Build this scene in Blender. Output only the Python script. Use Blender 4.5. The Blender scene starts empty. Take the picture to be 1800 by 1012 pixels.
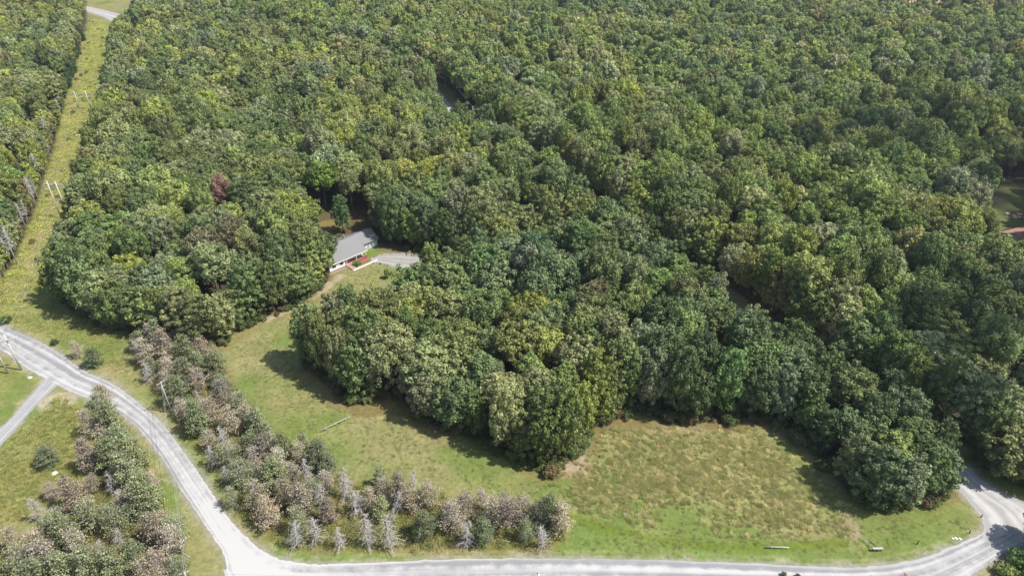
import bpy, math, random
import numpy as np
from mathutils import Vector, Matrix
R_ = math.radians
S = bpy.context.scene
C = S.collection

# ------------------------------------------------------------------ camera
CAM_H, PITCH, FOC = 110.0, R_(33), 1200.0          # FOC in units of a 1800 px wide frame
cd = bpy.data.cameras.new('camera'); cam = bpy.data.objects.new('camera', cd); C.objects.link(cam)
cam.location = (0, 0, CAM_H); cam.rotation_euler = (R_(90) - PITCH, 0, 0)
cd.sensor_width = 36; cd.lens = 24; cd.clip_start = 1; cd.clip_end = 12000
S.camera = cam

# ------------------------------------------------------------------ light
SUN_EL, SUN_AZ = R_(55), math.atan2(0.976, -0.217)     # azimuth clockwise from +Y
w = bpy.data.worlds.new('World'); S.world = w; w.use_nodes = True
nt = w.node_tree; bg = nt.nodes['Background']
sky = nt.nodes.new('ShaderNodeTexSky'); sky.sky_type = 'NISHITA'; sky.sun_disc = False
sky.sun_elevation = SUN_EL; sky.sun_rotation = SUN_AZ; sky.dust_density = 1.5
nt.links.new(sky.outputs[0], bg.inputs[0]); bg.inputs[1].default_value = 0.12
sd = bpy.data.lights.new('sun', 'SUN'); sun = bpy.data.objects.new('sun', sd); C.objects.link(sun)
sd.energy = 5.0; sd.angle = R_(0.5); sd.color = (1, .965, .90)
sdir = Vector((math.sin(SUN_AZ) * math.cos(SUN_EL), math.cos(SUN_AZ) * math.cos(SUN_EL), math.sin(SUN_EL)))
sun.rotation_euler = sdir.to_track_quat('Z', 'Y').to_euler()
S.view_settings.view_transform = 'Standard'; S.view_settings.look = 'None'
S.view_settings.exposure = 0.4; S.view_settings.gamma = 1
S.cycles.max_bounces = 6; S.cycles.diffuse_bounces = 3; S.cycles.transparent_max_bounces = 4

# ------------------------------------------------------------------ helpers
CT, ST = math.cos(PITCH), math.sin(PITCH)
def G(px, py, z=0.0):
    u = (px - 900) / FOC; v = (506 - py) / FOC
    dy = CT + v * ST; dz = -ST + v * CT; t = (z - CAM_H) / dz
    return (u * t, dy * t)
def P(x, y, z=0.0):
    d = y * CT - (z - CAM_H) * ST; up = y * ST + (z - CAM_H) * CT
    return 900 + x / d * FOC, 506 - up / d * FOC, d
def poly(pts): return np.array([G(*p) for p in pts])
rng = np.random.default_rng(7); rnd = random.Random(11)

def lattice(n, seed):
    return np.random.default_rng(seed).random((n, n))
def vnoise(x, y, s, seed):
    L = lattice(256, seed); x = np.asarray(x) / s; y = np.asarray(y) / s
    xi = np.floor(x).astype(int); yi = np.floor(y).astype(int); fx = x - xi; fy = y - yi
    fx = fx * fx * (3 - 2 * fx); fy = fy * fy * (3 - 2 * fy)
    g = lambda a, b: L[a % 256, b % 256]
    return (g(xi, yi) * (1 - fx) + g(xi + 1, yi) * fx) * (1 - fy) + (g(xi, yi + 1) * (1 - fx) + g(xi + 1, yi + 1) * fx) * fy
def fbm(x, y, s, seed):
    return (vnoise(x, y, s, seed) * 4 + vnoise(x, y, s / 2.1, seed + 1) * 2 + vnoise(x, y, s / 4.3, seed + 2)) / 7
def segdist(x, y, a, b):
    ax, ay = a; bx, by = b; dx, dy = bx - ax, by - ay; L = dx * dx + dy * dy + 1e-9
    t = np.clip(((x - ax) * dx + (y - ay) * dy) / L, 0, 1)
    return np.hypot(x - ax - t * dx, y - ay - t * dy)
def linedist(x, y, pts):
    d = np.full(np.shape(x), 1e9)
    for a, b in zip(pts[:-1], pts[1:]): d = np.minimum(d, segdist(x, y, a, b))
    return d
def polysd(x, y, pts):            # signed distance, positive inside
    x = np.asarray(x, float); y = np.asarray(y, float)
    ins = np.zeros(x.shape, bool); n = len(pts); d = np.full(x.shape, 1e9)
    for i in range(n):
        a = pts[i]; b = pts[(i + 1) % n]
        d = np.minimum(d, segdist(x, y, a, b))
        c = ((a[1] > y) != (b[1] > y)) & (x < (b[0] - a[0]) * (y - a[1]) / (b[1] - a[1] + 1e-12) + a[0])
        ins ^= c
    return np.where(ins, d, -d)
def sstep(d, w): return np.clip(d / w + .5, 0, 1) ** 2 * (3 - 2 * np.clip(d / w + .5, 0, 1))

def mesh_np(name, V, groups, mats=(), mat_idx=None, fattr=None, smooth=False):
    """V (n,3); groups: list of (m,k) face index arrays."""
    V = np.asarray(V, np.float32); me = bpy.data.meshes.new(name)
    me.vertices.add(len(V)); me.vertices.foreach_set('co', V.ravel())
    loops = np.concatenate([g.ravel() for g in groups]).astype(np.int32)
    tot = np.concatenate([np.full(len(g), g.shape[1]) for g in groups]).astype(np.int32)
    st = np.concatenate([[0], np.cumsum(tot)[:-1]]).astype(np.int32)
    me.loops.add(len(loops)); me.loops.foreach_set('vertex_index', loops)
    me.polygons.add(len(tot)); me.polygons.foreach_set('loop_start', st)
    for m in mats: me.materials.append(m)
    if mat_idx is not None: me.polygons.foreach_set('material_index', np.asarray(mat_idx, np.int32))
    if fattr is not None:
        a = me.attributes.new('shade', 'FLOAT', 'FACE'); a.data.foreach_set('value', np.asarray(fattr, np.float32))
    me.update(calc_edges=True)
    me.polygons.foreach_set('use_smooth', np.full(len(tot), smooth))
    return me

class MB:
    """collects boxes, tubes and prisms into ONE mesh"""
    def __init__(s): s.v = []; s.f = []
    def add(s, vs, fs):
        o = len(s.v); s.v += [tuple(v) for v in vs]; s.f += [tuple(i + o for i in f) for f in fs]
    def box(s, x0, x1, y0, y1, z0, z1, M=None):
        vs = [Vector(p) for p in ((x0,y0,z0),(x1,y0,z0),(x1,y1,z0),(x0,y1,z0),(x0,y0,z1),(x1,y0,z1),(x1,y1,z1),(x0,y1,z1))]
        if M is not None: vs = [M @ v for v in vs]
        s.add(vs, [(3,2,1,0),(4,5,6,7),(0,1,5,4),(1,2,6,5),(2,3,7,6),(3,0,4,7)]); return s
    def tube(s, pts, rads, n=6):
        pts = [Vector(p) for p in pts]; o = len(s.v)
        for i, p in enumerate(pts):
            d = (pts[min(i + 1, len(pts) - 1)] - pts[max(i - 1, 0)]).normalized()
            a = d.orthogonal().normalized(); b = d.cross(a)
            for k in range(n):
                t = k * 2 * math.pi / n; s.v.append(tuple(p + (a * math.cos(t) + b * math.sin(t)) * rads[i]))
        for i in range(len(pts) - 1):
            for k in range(n):
                s.f.append((o + i*n + k, o + i*n + (k+1) % n, o + (i+1)*n + (k+1) % n, o + (i+1)*n + k))
        s.f.append(tuple(o + k for k in range(n))[::-1]); s.f.append(tuple(o + (len(pts)-1)*n + k for k in range(n)))
        return s
    def mesh(s, name, mat, smooth=False):
        me = bpy.data.meshes.new(name); me.from_pydata(s.v, [], s.f); me.materials.append(mat)
        if smooth: me.polygons.foreach_set('use_smooth', [True] * len(me.polygons))
        return me
    def build(s, name, mat, parent=None, smooth=False):
        o = bpy.data.objects.new(name, s.mesh(name, mat, smooth)); C.objects.link(o)
        if parent: o.parent = parent
        return o
def tag(o, label=None, cat=None, group=None, kind=None):
    if label: o['label'] = label
    if cat: o['category'] = cat
    if group: o['group'] = group
    if kind: o['kind'] = kind
    return o
def empty(name, loc, rz=0, sc=None):
    o = bpy.data.objects.new(name, None); C.objects.link(o); o.location = loc; o.rotation_euler.z = rz
    o.empty_display_size = .5
    if sc: o.scale = sc
    return o

# ------------------------------------------------------------------ materials
def mat(name, col, rough=.8, spec=.3, noise=0, nscale=3, bump=0, metal=0):
    m = bpy.data.materials.new(name); m.use_nodes = True; n = m.node_tree; b = n.nodes['Principled BSDF']
    b.inputs['Base Color'].default_value = (*col, 1); b.inputs['Roughness'].default_value = rough
    b.inputs['Specular IOR Level'].default_value = spec; b.inputs['Metallic'].default_value = metal
    if noise:
        tc = n.nodes.new('ShaderNodeTexCoord'); t = n.nodes.new('ShaderNodeTexNoise')
        t.inputs['Scale'].default_value = nscale; t.inputs['Detail'].default_value = 5
        n.links.new(tc.outputs['Object'], t.inputs['Vector'])
        mx = n.nodes.new('ShaderNodeMix'); mx.data_type = 'RGBA'
        mx.inputs[6].default_value = (*[c * (1 - noise) for c in col], 1); mx.inputs[7].default_value = (*[min(1, c * (1 + noise)) for c in col], 1)
        n.links.new(t.outputs['Fac'], mx.inputs[0]); n.links.new(mx.outputs[2], b.inputs['Base Color'])
        if bump:
            bp = n.nodes.new('ShaderNodeBump'); bp.inputs['Strength'].default_value = bump
            n.links.new(t.outputs['Fac'], bp.inputs['Height']); n.links.new(bp.outputs[0], b.inputs['Normal'])
    return m
def leaf_mat(name, transl=.25, rough=.5, spec=.35, var=.45):
    m = bpy.data.materials.new(name); m.use_nodes = True; n = m.node_tree; b = n.nodes['Principled BSDF']
    out = n.nodes['Material Output']
    at = n.nodes.new('ShaderNodeAttribute'); at.attribute_type = 'INSTANCER'; at.attribute_name = 'tint'
    sh = n.nodes.new('ShaderNodeAttribute'); sh.attribute_name = 'shade'
    mr = n.nodes.new('ShaderNodeMapRange'); mr.inputs['To Min'].default_value = 1 - var; mr.inputs['To Max'].default_value = 1 + var
    n.links.new(sh.outputs['Fac'], mr.inputs['Value'])
    mu = n.nodes.new('ShaderNodeVectorMath'); mu.operation = 'SCALE'
    n.links.new(at.outputs['Vector'], mu.inputs[0]); n.links.new(mr.outputs[0], mu.inputs['Scale'])
    n.links.new(mu.outputs[0], b.inputs['Base Color'])
    b.inputs['Roughness'].default_value = rough; b.inputs['Specular IOR Level'].default_value = spec
    tr = n.nodes.new('ShaderNodeBsdfTranslucent'); n.links.new(mu.outputs[0], tr.inputs['Color'])
    mx = n.nodes.new('ShaderNodeMixShader'); mx.inputs[0].default_value = transl
    n.links.new(b.outputs[0], mx.inputs[1]); n.links.new(tr.outputs[0], mx.inputs[2]); n.links.new(mx.outputs[0], out.inputs['Surface'])
    return m
M_LEAF = leaf_mat('leaves', .28, .55, .26, .5)
M_NEEDLE = leaf_mat('needles', .12, .6, .3, .5)
M_GRASS = leaf_mat('grass_blades', .45, .7, .2, .35)
M_BARK = mat('bark', (.13, .105, .08), .9, .2, .4, 4, .3)
M_PBARK = mat('pine_bark', (.17, .13, .10), .9, .2, .4, 4, .3)
M_DEAD = mat('weathered_wood', (.42, .39, .36), .85, .2, .25, 5)
M_BIRCH = mat('pale_bark', (.52, .49, .45), .85, .2, .3, 5)
M_POLE = mat('pole_wood', (.42, .38, .33), .9, .2, .3, 6)
M_WIRE = mat('wire_metal', (.35, .35, .36), .5, .5)
M_PALEARM = mat('bleached_timber', (.42, .40, .36), .8, .2, .12, 5)
M_METAL = mat('grey_metal', (.5, .52, .54), .4, .5, metal=.4)
M_ROCK = mat('rock', (.45, .42, .38), .9, .2, .35, 3, .4)

# ------------------------------------------------------------------ layout: roads (left edge / right edge pairs in photo px)
main_pairs = [((-110,500),(-130,540)),((0,568),(-25,600)),((40,587),(8,618)),((75,603),(45,645)),((112,626),(85,667)),((150,653),(118,684)),
 ((185,668),(155,700)),((215,686),(190,716)),((255,718),(225,737)),((287,746),(252,762)),((325,796),(286,806)),((350,832),(315,854)),((375,869),(343,896)),
 ((405,914),(372,940)),((440,950),(393,972)),((482,978),(402,1012)),((540,990),(440,1050)),((620,989),(600,1058)),((760,984),(760,1057)),
 ((945,981),(945,1054)),((1150,984),(1150,1054)),((1350,991),(1350,1056)),((1500,996),(1525,1053)),((1600,985),(1640,1040)),
 ((1680,957),(1722,1000)),((1745,925),(1768,971)),((1800,888),(1822,948)),((1900,835),(1925,905)),((2050,760),(2080,830))]
ne_pairs = [((1728,950),(1850,915)),((1726,912),(1805,886)),((1706,885),(1765,866)),((1685,860),(1728,845)),((1668,838),(1706,822))]
ne_center = [G(1745,915), G(1708,868), G(1686,838), G(1650,803), G(1500,700), G(1250,525), G(1000,343), G(850,233), G(785,186), G(758,155), G(705,124), G(600,97), G(500,74), G(400,45), G(300,15), G(200,-10)]
drive_pairs = [((112,672),(72,660)),((98,686),(62,676)),((70,712),(36,706)),((40,745),(12,735)),((8,783),(-25,765)),((-40,835),(-80,810))]
def sample(pts, n=12):
    pts = np.array(pts, float); out = []
    Q = np.vstack([2*pts[0]-pts[1], pts, 2*pts[-1]-pts[-2]])
    for i in range(1, len(Q) - 2):
        a, b, c, d = Q[i-1:i+3]
        for t in np.arange(n) / n:
            out.append(.5*((2*b)+(-a+c)*t+(2*a-5*b+4*c-d)*t*t+(-a+3*b-3*c+d)*t**3))
    out.append(pts[-1]); return np.array(out)
drive_pairs = [((a[0]*.86+b[0]*.14, a[1]*.86+b[1]*.14), (b[0]*.82+a[0]*.18, b[1]*.82+a[1]*.18)) for a, b in drive_pairs]
mainL = sample([G(*p[0]) for p in main_pairs]); mainR = sample([G(*p[1]) for p in main_pairs])
neL = sample([G(*p[0]) for p in ne_pairs]); neR = sample([G(*p[1]) for p in ne_pairs])
drL = sample([G(*p[0]) for p in drive_pairs]); drR = sample([G(*p[1]) for p in drive_pairs])
cor = sample(ne_center, 8)
# continue the shaded road at constant width beyond the junction
k0 = [i for i in range(len(cor)) if cor[i][1] > neL[-1][1] + 2][0]
tn = np.gradient(cor, axis=0); tn /= np.linalg.norm(tn, axis=1)[:, None]; nn = np.stack([-tn[:, 1], tn[:, 0]], 1)
neL = np.vstack([neL, (cor + nn * 2.6)[k0:]]); neR = np.vstack([neR, (cor - nn * 2.6)[k0:]])
top_pairs = [((60,-12),(70,-6)),((120,2),(118,12)),((155,12),(150,20)),((178,17),(180,30)),((197,22),(197,38)),((240,33),(240,52)),((330,52),(330,75))]
tpL = sample([G(*p[0]) for p in top_pairs]); tpR = sample([G(*p[1]) for p in top_pairs])

# ------------------------------------------------------------------ layout: woods  (px, py, height of the canopy point seen there)
def cor_part(y0, y1, w_=6.0): return [tuple(p) for p in (cor + nn * w_) if y0 < p[1] < y1]
WA = np.array([G(*p) for p in [(205,45,14),(190,120,14),(170,165,12),(160,210,12),(145,260,10),(137,330,8),(121,390,6),(110,430,5),(102,490,3),(112,535,2),(180,572,2),(270,592,1),(330,605,1),
 (390,602,1),(440,570,1),(500,545,1),(545,523,1),(580,494,1),(586,440,1),(600,418,1),(650,395,1),(668,409,1),(688,430,1),(735,440,1),(760,446,1),(880,447,2),(960,425,2)]] + cor_part(200, 590) + [G(230, 5, 14)])
WB = np.array([G(*p) for p in [(716,500,8),(676,522,8),(642,552,6),(580,574,7),(530,594,6),(520,625,4),(560,662,2),(590,690,2),(620,712,1),(690,695,1),(740,735,1),(850,785,1),(920,818,1),(975,836,1),
 (1020,795,3),(1052,745,2),(1120,722,1),(1180,742,1),(1250,742,1),(1340,738,1),(1385,755,1),(1425,795,1),(1470,850,1),(1530,895,1),(1600,903,1),(1645,880,2),(1684,862,2)]] + cor_part(98, 118, 1.6) + cor_part(118, 212, 4.2) + [G(*p) for p in [(960,440,2),(880,462,3),(800,470,4),(740,476,5)]])
WD = poly([(-300,-60,14),(138,-40,14),(145,20,14),(152,60,12),(145,110,10),(120,170,6),(112,215,4),(98,260,3),(78,320,2),(62,380,2),(45,425,2),(28,470,2),(15,500,3),(-20,540,3),(-300,600,3)])
corL = cor + nn * 3
# forest beyond the corridor: everything on the far side of the road
far = [tuple(p) for p in (cor - nn * 7)[k0 - 10:]]
WC = np.array([G(1700,790,2), G(1745,830,1), G(1830,860,1), (260, 60), (1100, 60), (1100, 900), (-700, 900), G(100,-40)] + [tuple(p) for p in (cor - nn * 8.6)[::-1] if p[1] > G(1700,790,2)[1]])
PSTRIP = poly([(232,600),(262,592),(320,600),(395,640),(430,700),(475,750),(500,775),(570,790),(600,835),(700,850),(770,858),(805,890),(860,880),(930,880),(1000,900),(1005,950),(960,972),(700,972),(520,968),(465,950),(410,900),(375,840),(345,790),(320,750),(290,715),(262,680),(235,640)])
PLOW = poly([(168,712),(198,705),(232,760),(270,830),(292,900),(322,960),(345,1030),(-60,1060),(-60,955),(50,945),(70,910),(120,885),(150,850),(165,800),(155,750)])
BACKYARD = poly([(535,372),(590,372),(655,368),(668,400),(640,405),(600,415),(575,425),(540,412)])
CLEAR2 = poly([(1715,345),(1760,325),(1830,320),(1850,425),(1775,425),(1735,400)])
FIELD_TOP = poly([(1510,-14),(1725,-20),(1760,18),(1700,44),(1640,46),(1540,30)])
GAPLINE = poly([(1250,30),(1330,40),(1450,62)])
ROW = poly([(155,38),(192,38),(190,120),(168,165),(150,230),(135,300),(118,340),(110,385),(100,430),(98,490),(60,520),(40,580),(0,560),(-60,540),(-10,490),(25,465),(60,370),(80,310),(100,240),(118,160),(140,90)])
MEADOW2 = poly([(1050,750),(1180,748),(1330,745),(1400,800),(1470,860),(1520,905),(1500,950),(1380,948),(1250,948),(1100,925),(1010,905),(960,850),(1020,800)])

# ------------------------------------------------------------------ ground
def build_ground():
    rows = list(np.arange(-160, 40, 10.0)); d = 40.0
    while d < 640: rows.append(d); d += max(.55, d * .0058)
    while d < 7000: rows.append(d); d *= 1.05
    rows = np.array(rows); us = np.linspace(-1, 1, 560)
    wd = 75 + np.maximum(rows, 25) * 1.05
    Y = np.repeat(rows[:, None], len(us), 1); X = us[None, :] * wd[:, None]
    nr, nc = X.shape; x = X.ravel(); y = Y.ravel()
    n1 = fbm(x, y, 14, 1); n2 = fbm(x, y, 5, 5); n3 = fbm(x, y, 1.8, 9); n4 = fbm(x, y, 30, 13)
    A = lambda c: np.array(c, float)
    col = np.repeat(A((.172, .180, .062))[None], len(x), 0)
    def mix(m, c): 
        nonlocal col; m = np.clip(m, 0, 1)[:, None]; col = col * (1 - m) + A(c) * m
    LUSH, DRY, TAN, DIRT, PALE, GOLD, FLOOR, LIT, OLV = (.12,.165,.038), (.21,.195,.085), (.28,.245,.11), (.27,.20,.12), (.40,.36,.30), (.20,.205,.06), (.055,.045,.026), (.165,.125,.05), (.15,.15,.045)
    mix(sstep(n1 - .56, .2) * .75, DRY); mix(sstep(.42 - n1, .16) * .8, LUSH); mix(sstep(n2 - .62, .16) * .4, TAN)
    # forest floors
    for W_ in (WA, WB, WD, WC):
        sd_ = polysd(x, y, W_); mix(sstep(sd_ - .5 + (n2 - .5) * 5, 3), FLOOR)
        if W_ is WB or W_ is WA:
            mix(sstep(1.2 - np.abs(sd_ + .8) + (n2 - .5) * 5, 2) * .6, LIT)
    mix((y > 640) * 1.0, (.06, .075, .03))
    # driest part of the big right meadow, tall grass with a green border ditch
    e = np.hypot((x - G(1330,850)[0]) / 19, (y - G(1330,850)[1]) / 10) ; mix(sstep(1.05 - e + (n2 - .5) * .7, .7) * .6, TAN)
    e = np.hypot((x - G(1150,800)[0]) / 15, (y - G(1150,800)[1]) / 8) ; mix(sstep(1 - e + (n2 - .5) * .8, .7) * .45, DRY)
    e = np.hypot((x - G(730,800)[0]) / 14, (y - G(730,800)[1]) / 7) ; mix(sstep(1 - e + (n2 - .5) * .8, .7) * .55, DRY)
    e = np.hypot((x - G(520,660)[0]) / 9, (y - G(520,660)[1]) / 12) ; mix(sstep(1 - e + (n2 - .5) * .8, .7) * .5, DRY)
    e = np.hypot((x - G(840,810)[0]) / 9, (y - G(840,810)[1]) / 5) ; mix(sstep(1 - e + (n2 - .5) * .9, .7) * .75, LUSH)
    e = np.hypot((x - G(1560,905)[0]) / 14, (y - G(1560,905)[1]) / 6) ; mix(sstep(1 - e + (n2 - .5) * .9, .7) * .6, LUSH)
    e = np.hypot((x - G(1400,830)[0]) / 5, (y - G(1400,830)[1]) / 8) ; mix(sstep(1 - e + (n2 - .5) * .9, .7) * .5, LUSH)
    ditch = [G(*p) for p in ((1010,912),(1060,928),(1150,948),(1280,962),(1400,960),(1480,955))]
    dd = linedist(x, y, ditch); mix(sstep(1.1 - dd + (n3 - .5), .8) * .8, (.11, .15, .02))
    verge = polysd(x, y, poly([(480,975),(700,972),(960,975),(1010,925),(1060,940),(1150,958),(1290,972),(1500,975),(1500,993),(1300,985),(945,977),(700,980),(540,986)]))
    mix(sstep(verge + .4, 1.2) * .75, (.12, .175, .04))
    # power line cut, scrub below the pines
    s = polysd(x, y, ROW); mix(sstep(s + (n2 - .5) * 4, 3), GOLD); mix(sstep(s - 1, 2) * sstep(n2 - .58, .12) * .6, (.22,.17,.09)); mix(sstep(s - 1, 2) * sstep(.40 - n2, .1) * .5, (.14,.16,.035))
    trk = [G(*p) for p in ((148,60),(130,170),(112,250),(95,320),(78,390),(55,460),(30,520))]
    mix(sstep(.9 - np.abs(linedist(x, y, trk)) + (n2 - .5) * 2, .8) * .5, (.25, .19, .12))
    s = polysd(x, y, PSTRIP); mix(sstep(s + (n2 - .5) * 3, 2), OLV); mix(sstep(s, 2) * sstep(n2 - .55, .15) * .7, (.22,.17,.085))
    s = polysd(x, y, PLOW); mix(sstep(s + (n2 - .5) * 3, 2), OLV); mix(sstep(s, 2) * sstep(n2 - .5, .15) * .7, (.24,.19,.09))
    # dry field lower left
    s = polysd(x, y, poly([(-200,800),(0,820),(60,810),(72,870),(65,905),(0,945),(-200,1000)])); mix(sstep(s + (n2 - .5) * 3, 3) * .8, (.215, .195, .075))
    s = polysd(x, y, poly([(-200,690),(0,700),(60,640),(20,620),(-60,600)])); mix(sstep(s, 2) * .5, (.2,.18,.06))
    s = polysd(x, y, poly([(80,770),(150,740),(170,800),(140,860),(85,890)])); mix(sstep(s + (n2 - .5) * 4, 3) * .6, (.185,.18,.065))
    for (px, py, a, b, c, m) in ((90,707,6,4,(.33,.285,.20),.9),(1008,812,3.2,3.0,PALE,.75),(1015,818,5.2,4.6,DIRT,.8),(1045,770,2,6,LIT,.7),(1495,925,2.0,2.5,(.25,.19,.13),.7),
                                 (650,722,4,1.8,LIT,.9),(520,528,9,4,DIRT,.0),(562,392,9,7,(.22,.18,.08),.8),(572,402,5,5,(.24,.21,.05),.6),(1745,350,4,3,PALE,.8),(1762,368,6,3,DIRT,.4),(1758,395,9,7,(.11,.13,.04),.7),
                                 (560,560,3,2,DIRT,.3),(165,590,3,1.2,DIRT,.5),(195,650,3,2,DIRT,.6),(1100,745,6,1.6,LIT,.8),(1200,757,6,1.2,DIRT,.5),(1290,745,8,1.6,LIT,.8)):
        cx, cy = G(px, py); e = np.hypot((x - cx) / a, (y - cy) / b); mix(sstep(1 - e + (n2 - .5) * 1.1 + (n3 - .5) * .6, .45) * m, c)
    mix(sstep(polysd(x, y, CLEAR2) + (n2 - .5) * 4, 4) * .75, (.11, .13, .045))
    path = [G(*p) for p in ((392,604),(440,576),(500,550),(550,525),(582,500),(600,484))]
    dp = linedist(x, y, path); mix(sstep(1.9 - dp + (n2 - .5) * 3.5, 1.8) * .65, (.19, .165, .06)); mix(sstep(.3 - dp + (n2 - .5) * 6, 1) * .6, (.34, .29, .22))
    s = polysd(x, y, FIELD_TOP); mix(sstep(s + (n1 - .5) * 8, 6), (.40,.32,.22))
    mix(sstep(polysd(x, y, poly([(535,372),(600,372),(655,368),(700,400),(720,440),(690,448),(662,436),(640,405),(600,420),(575,440),(540,412)])), 4) * (.95 - .5 * (n2 > .56)), (.10, .075, .035))
    # gravel shoulders
    for L_, R2 in ((mainL, mainR), (neL, neR), (tpL, tpR), (drL, drR)):
        d_ = np.minimum(linedist(x, y, L_[::4]), linedist(x, y, R2[::4]))
        wv = .75 if L_ is not drL else .25
        mix(sstep(wv - d_ + (n3 - .5) * 1.8, .7) * .7, (.27, .245, .20))
        if L_ is mainL: mix(sstep(.2 - np.abs(d_ - 1.5) + (n3 - .5) * 1.0, .5) * .5, (.28, .26, .13))
    z = (n2 - .5) * .12 + (n3 - .5) * .10
    near_road = np.minimum(linedist(x, y, (mainL + mainR)[::4] / 2), np.minimum(linedist(x, y, (neL + neR)[::4] / 2), linedist(x, y, (drL + drR)[::4] / 2)))
    z = z * np.clip((near_road - 7) / 4, 0, 1); z = z * (y < 500)
    hx, hy = -50, 186; z = z * np.clip((np.hypot(x - hx, y - hy) - 16) / 5, 0, 1)
    V = np.stack([x, y, z], 1)
    idx = np.arange(nr * nc).reshape(nr, nc)
    F = np.stack([idx[:-1, :-1], idx[:-1, 1:], idx[1:, 1:], idx[1:, :-1]], -1).reshape(-1, 4)
    m = bpy.data.materials.new('ground'); m.use_nodes = True; n = m.node_tree; b = n.nodes['Principled BSDF']
    at = n.nodes.new('ShaderNodeAttribute'); at.attribute_name = 'soil'
    tc = n.nodes.new('ShaderNodeTexCoord')
    def nz(s, det, lo, hi):
        t = n.nodes.new('ShaderNodeTexNoise'); t.inputs['Scale'].default_value = s; t.inputs['Detail'].default_value = det; t.inputs['Roughness'].default_value = .7
        n.links.new(tc.outputs['Object'], t.inputs['Vector'])
        r = n.nodes.new('ShaderNodeMapRange'); r.inputs['From Min'].default_value = .3; r.inputs['From Max'].default_value = .7
        r.inputs['To Min'].default_value = lo; r.inputs['To Max'].default_value = hi; n.links.new(t.outputs['Fac'], r.inputs['Value']); return r.outputs[0], t.outputs['Fac']
    a1, f1 = nz(1.1, 6, .78, 1.34); a2, f2 = nz(.22, 4, .85, 1.15)
    mu = n.nodes.new('ShaderNodeMath'); mu.operation = 'MULTIPLY'; n.links.new(a1, mu.inputs[0]); n.links.new(a2, mu.inputs[1])
    sc = n.nodes.new('ShaderNodeVectorMath'); sc.operation = 'SCALE'; n.links.new(at.outputs['Color'], sc.inputs[0]); n.links.new(mu.outputs[0], sc.inputs['Scale'])
    n.links.new(sc.outputs[0], b.inputs['Base Color']); b.inputs['Roughness'].default_value = .95; b.inputs['Specular IOR Level'].default_value = .1
    bp = n.nodes.new('ShaderNodeBump'); bp.inputs['Strength'].default_value = .5; bp.inputs['Distance'].default_value = .3
    n.links.new(f1, bp.inputs['Height']); n.links.new(bp.outputs[0], b.inputs['Normal'])
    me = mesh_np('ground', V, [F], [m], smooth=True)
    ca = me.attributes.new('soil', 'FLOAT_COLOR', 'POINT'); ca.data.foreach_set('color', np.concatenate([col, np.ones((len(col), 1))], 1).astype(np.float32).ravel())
    o = bpy.data.objects.new('ground', me); C.objects.link(o); o['kind'] = 'structure'
build_ground()

# ------------------------------------------------------------------ roads
def road_mat(name, c0, c1, vs=.35):
    m = bpy.data.materials.new(name); m.use_nodes = True; n = m.node_tree; b = n.nodes['Principled BSDF']
    uv = n.nodes.new('ShaderNodeUVMap'); mp = n.nodes.new('ShaderNodeMapping'); mp.inputs['Scale'].default_value = (5.2, .010, 1)
    n.links.new(uv.outputs[0], mp.inputs[0]); t = n.nodes.new('ShaderNodeTexNoise'); t.inputs['Scale'].default_value = 1; t.inputs['Detail'].default_value = 4
    n.links.new(mp.outputs[0], t.inputs['Vector'])
    tc = n.nodes.new('ShaderNodeTexCoord'); t2 = n.nodes.new('ShaderNodeTexNoise'); t2.inputs['Scale'].default_value = vs; t2.inputs['Detail'].default_value = 8; t2.inputs['Roughness'].default_value = .65
    n.links.new(tc.outputs['Object'], t2.inputs['Vector'])
    ad = n.nodes.new('ShaderNodeMath'); ad.operation = 'ADD'; n.links.new(t.outputs['Fac'], ad.inputs[0])
    m2 = n.nodes.new('ShaderNodeMath'); m2.operation = 'MULTIPLY'; m2.inputs[1].default_value = .55; n.links.new(t2.outputs['Fac'], m2.inputs[0]); n.links.new(m2.outputs[0], ad.inputs[1])
    sx = n.nodes.new('ShaderNodeSeparateXYZ'); n.links.new(uv.outputs[0], sx.inputs[0])
    m5 = n.nodes.new('ShaderNodeMath'); m5.operation = 'MULTIPLY_ADD'; m5.inputs[1].default_value = 6.2832 * 3.6; n.links.new(sx.outputs[0], m5.inputs[0])
    m6 = n.nodes.new('ShaderNodeMath'); m6.operation = 'MULTIPLY'; m6.inputs[1].default_value = 5.0; n.links.new(t2.outputs['Fac'], m6.inputs[0]); n.links.new(m6.outputs[0], m5.inputs[2])
    m7 = n.nodes.new('ShaderNodeMath'); m7.operation = 'SINE'; n.links.new(m5.outputs[0], m7.inputs[0])
    m8 = n.nodes.new('ShaderNodeMath'); m8.operation = 'MULTIPLY_ADD'; m8.inputs[1].default_value = .07; n.links.new(m7.outputs[0], m8.inputs[0]); n.links.new(ad.outputs[0], m8.inputs[2]); ad = m8
    cr = n.nodes.new('ShaderNodeValToRGB'); cr.color_ramp.elements[0].position = .66; cr.color_ramp.elements[0].color = (*c0, 1)
    cr.color_ramp.elements[1].position = .92; cr.color_ramp.elements[1].color = (*c1, 1)
    du = n.nodes.new('ShaderNodeAttribute'); du.attribute_name = 'dust'; m3 = n.nodes.new('ShaderNodeMath'); m3.operation = 'MULTIPLY_ADD'; m3.inputs[1].default_value = .24
    n.links.new(du.outputs['Fac'], m3.inputs[0]); n.links.new(ad.outputs[0], m3.inputs[2])
    n.links.new(m3.outputs[0], cr.inputs[0]); n.links.new(cr.outputs[0], b.inputs['Base Color']); b.inputs['Roughness'].default_value = .9
    return m
BEND = G(425, 955)
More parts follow.
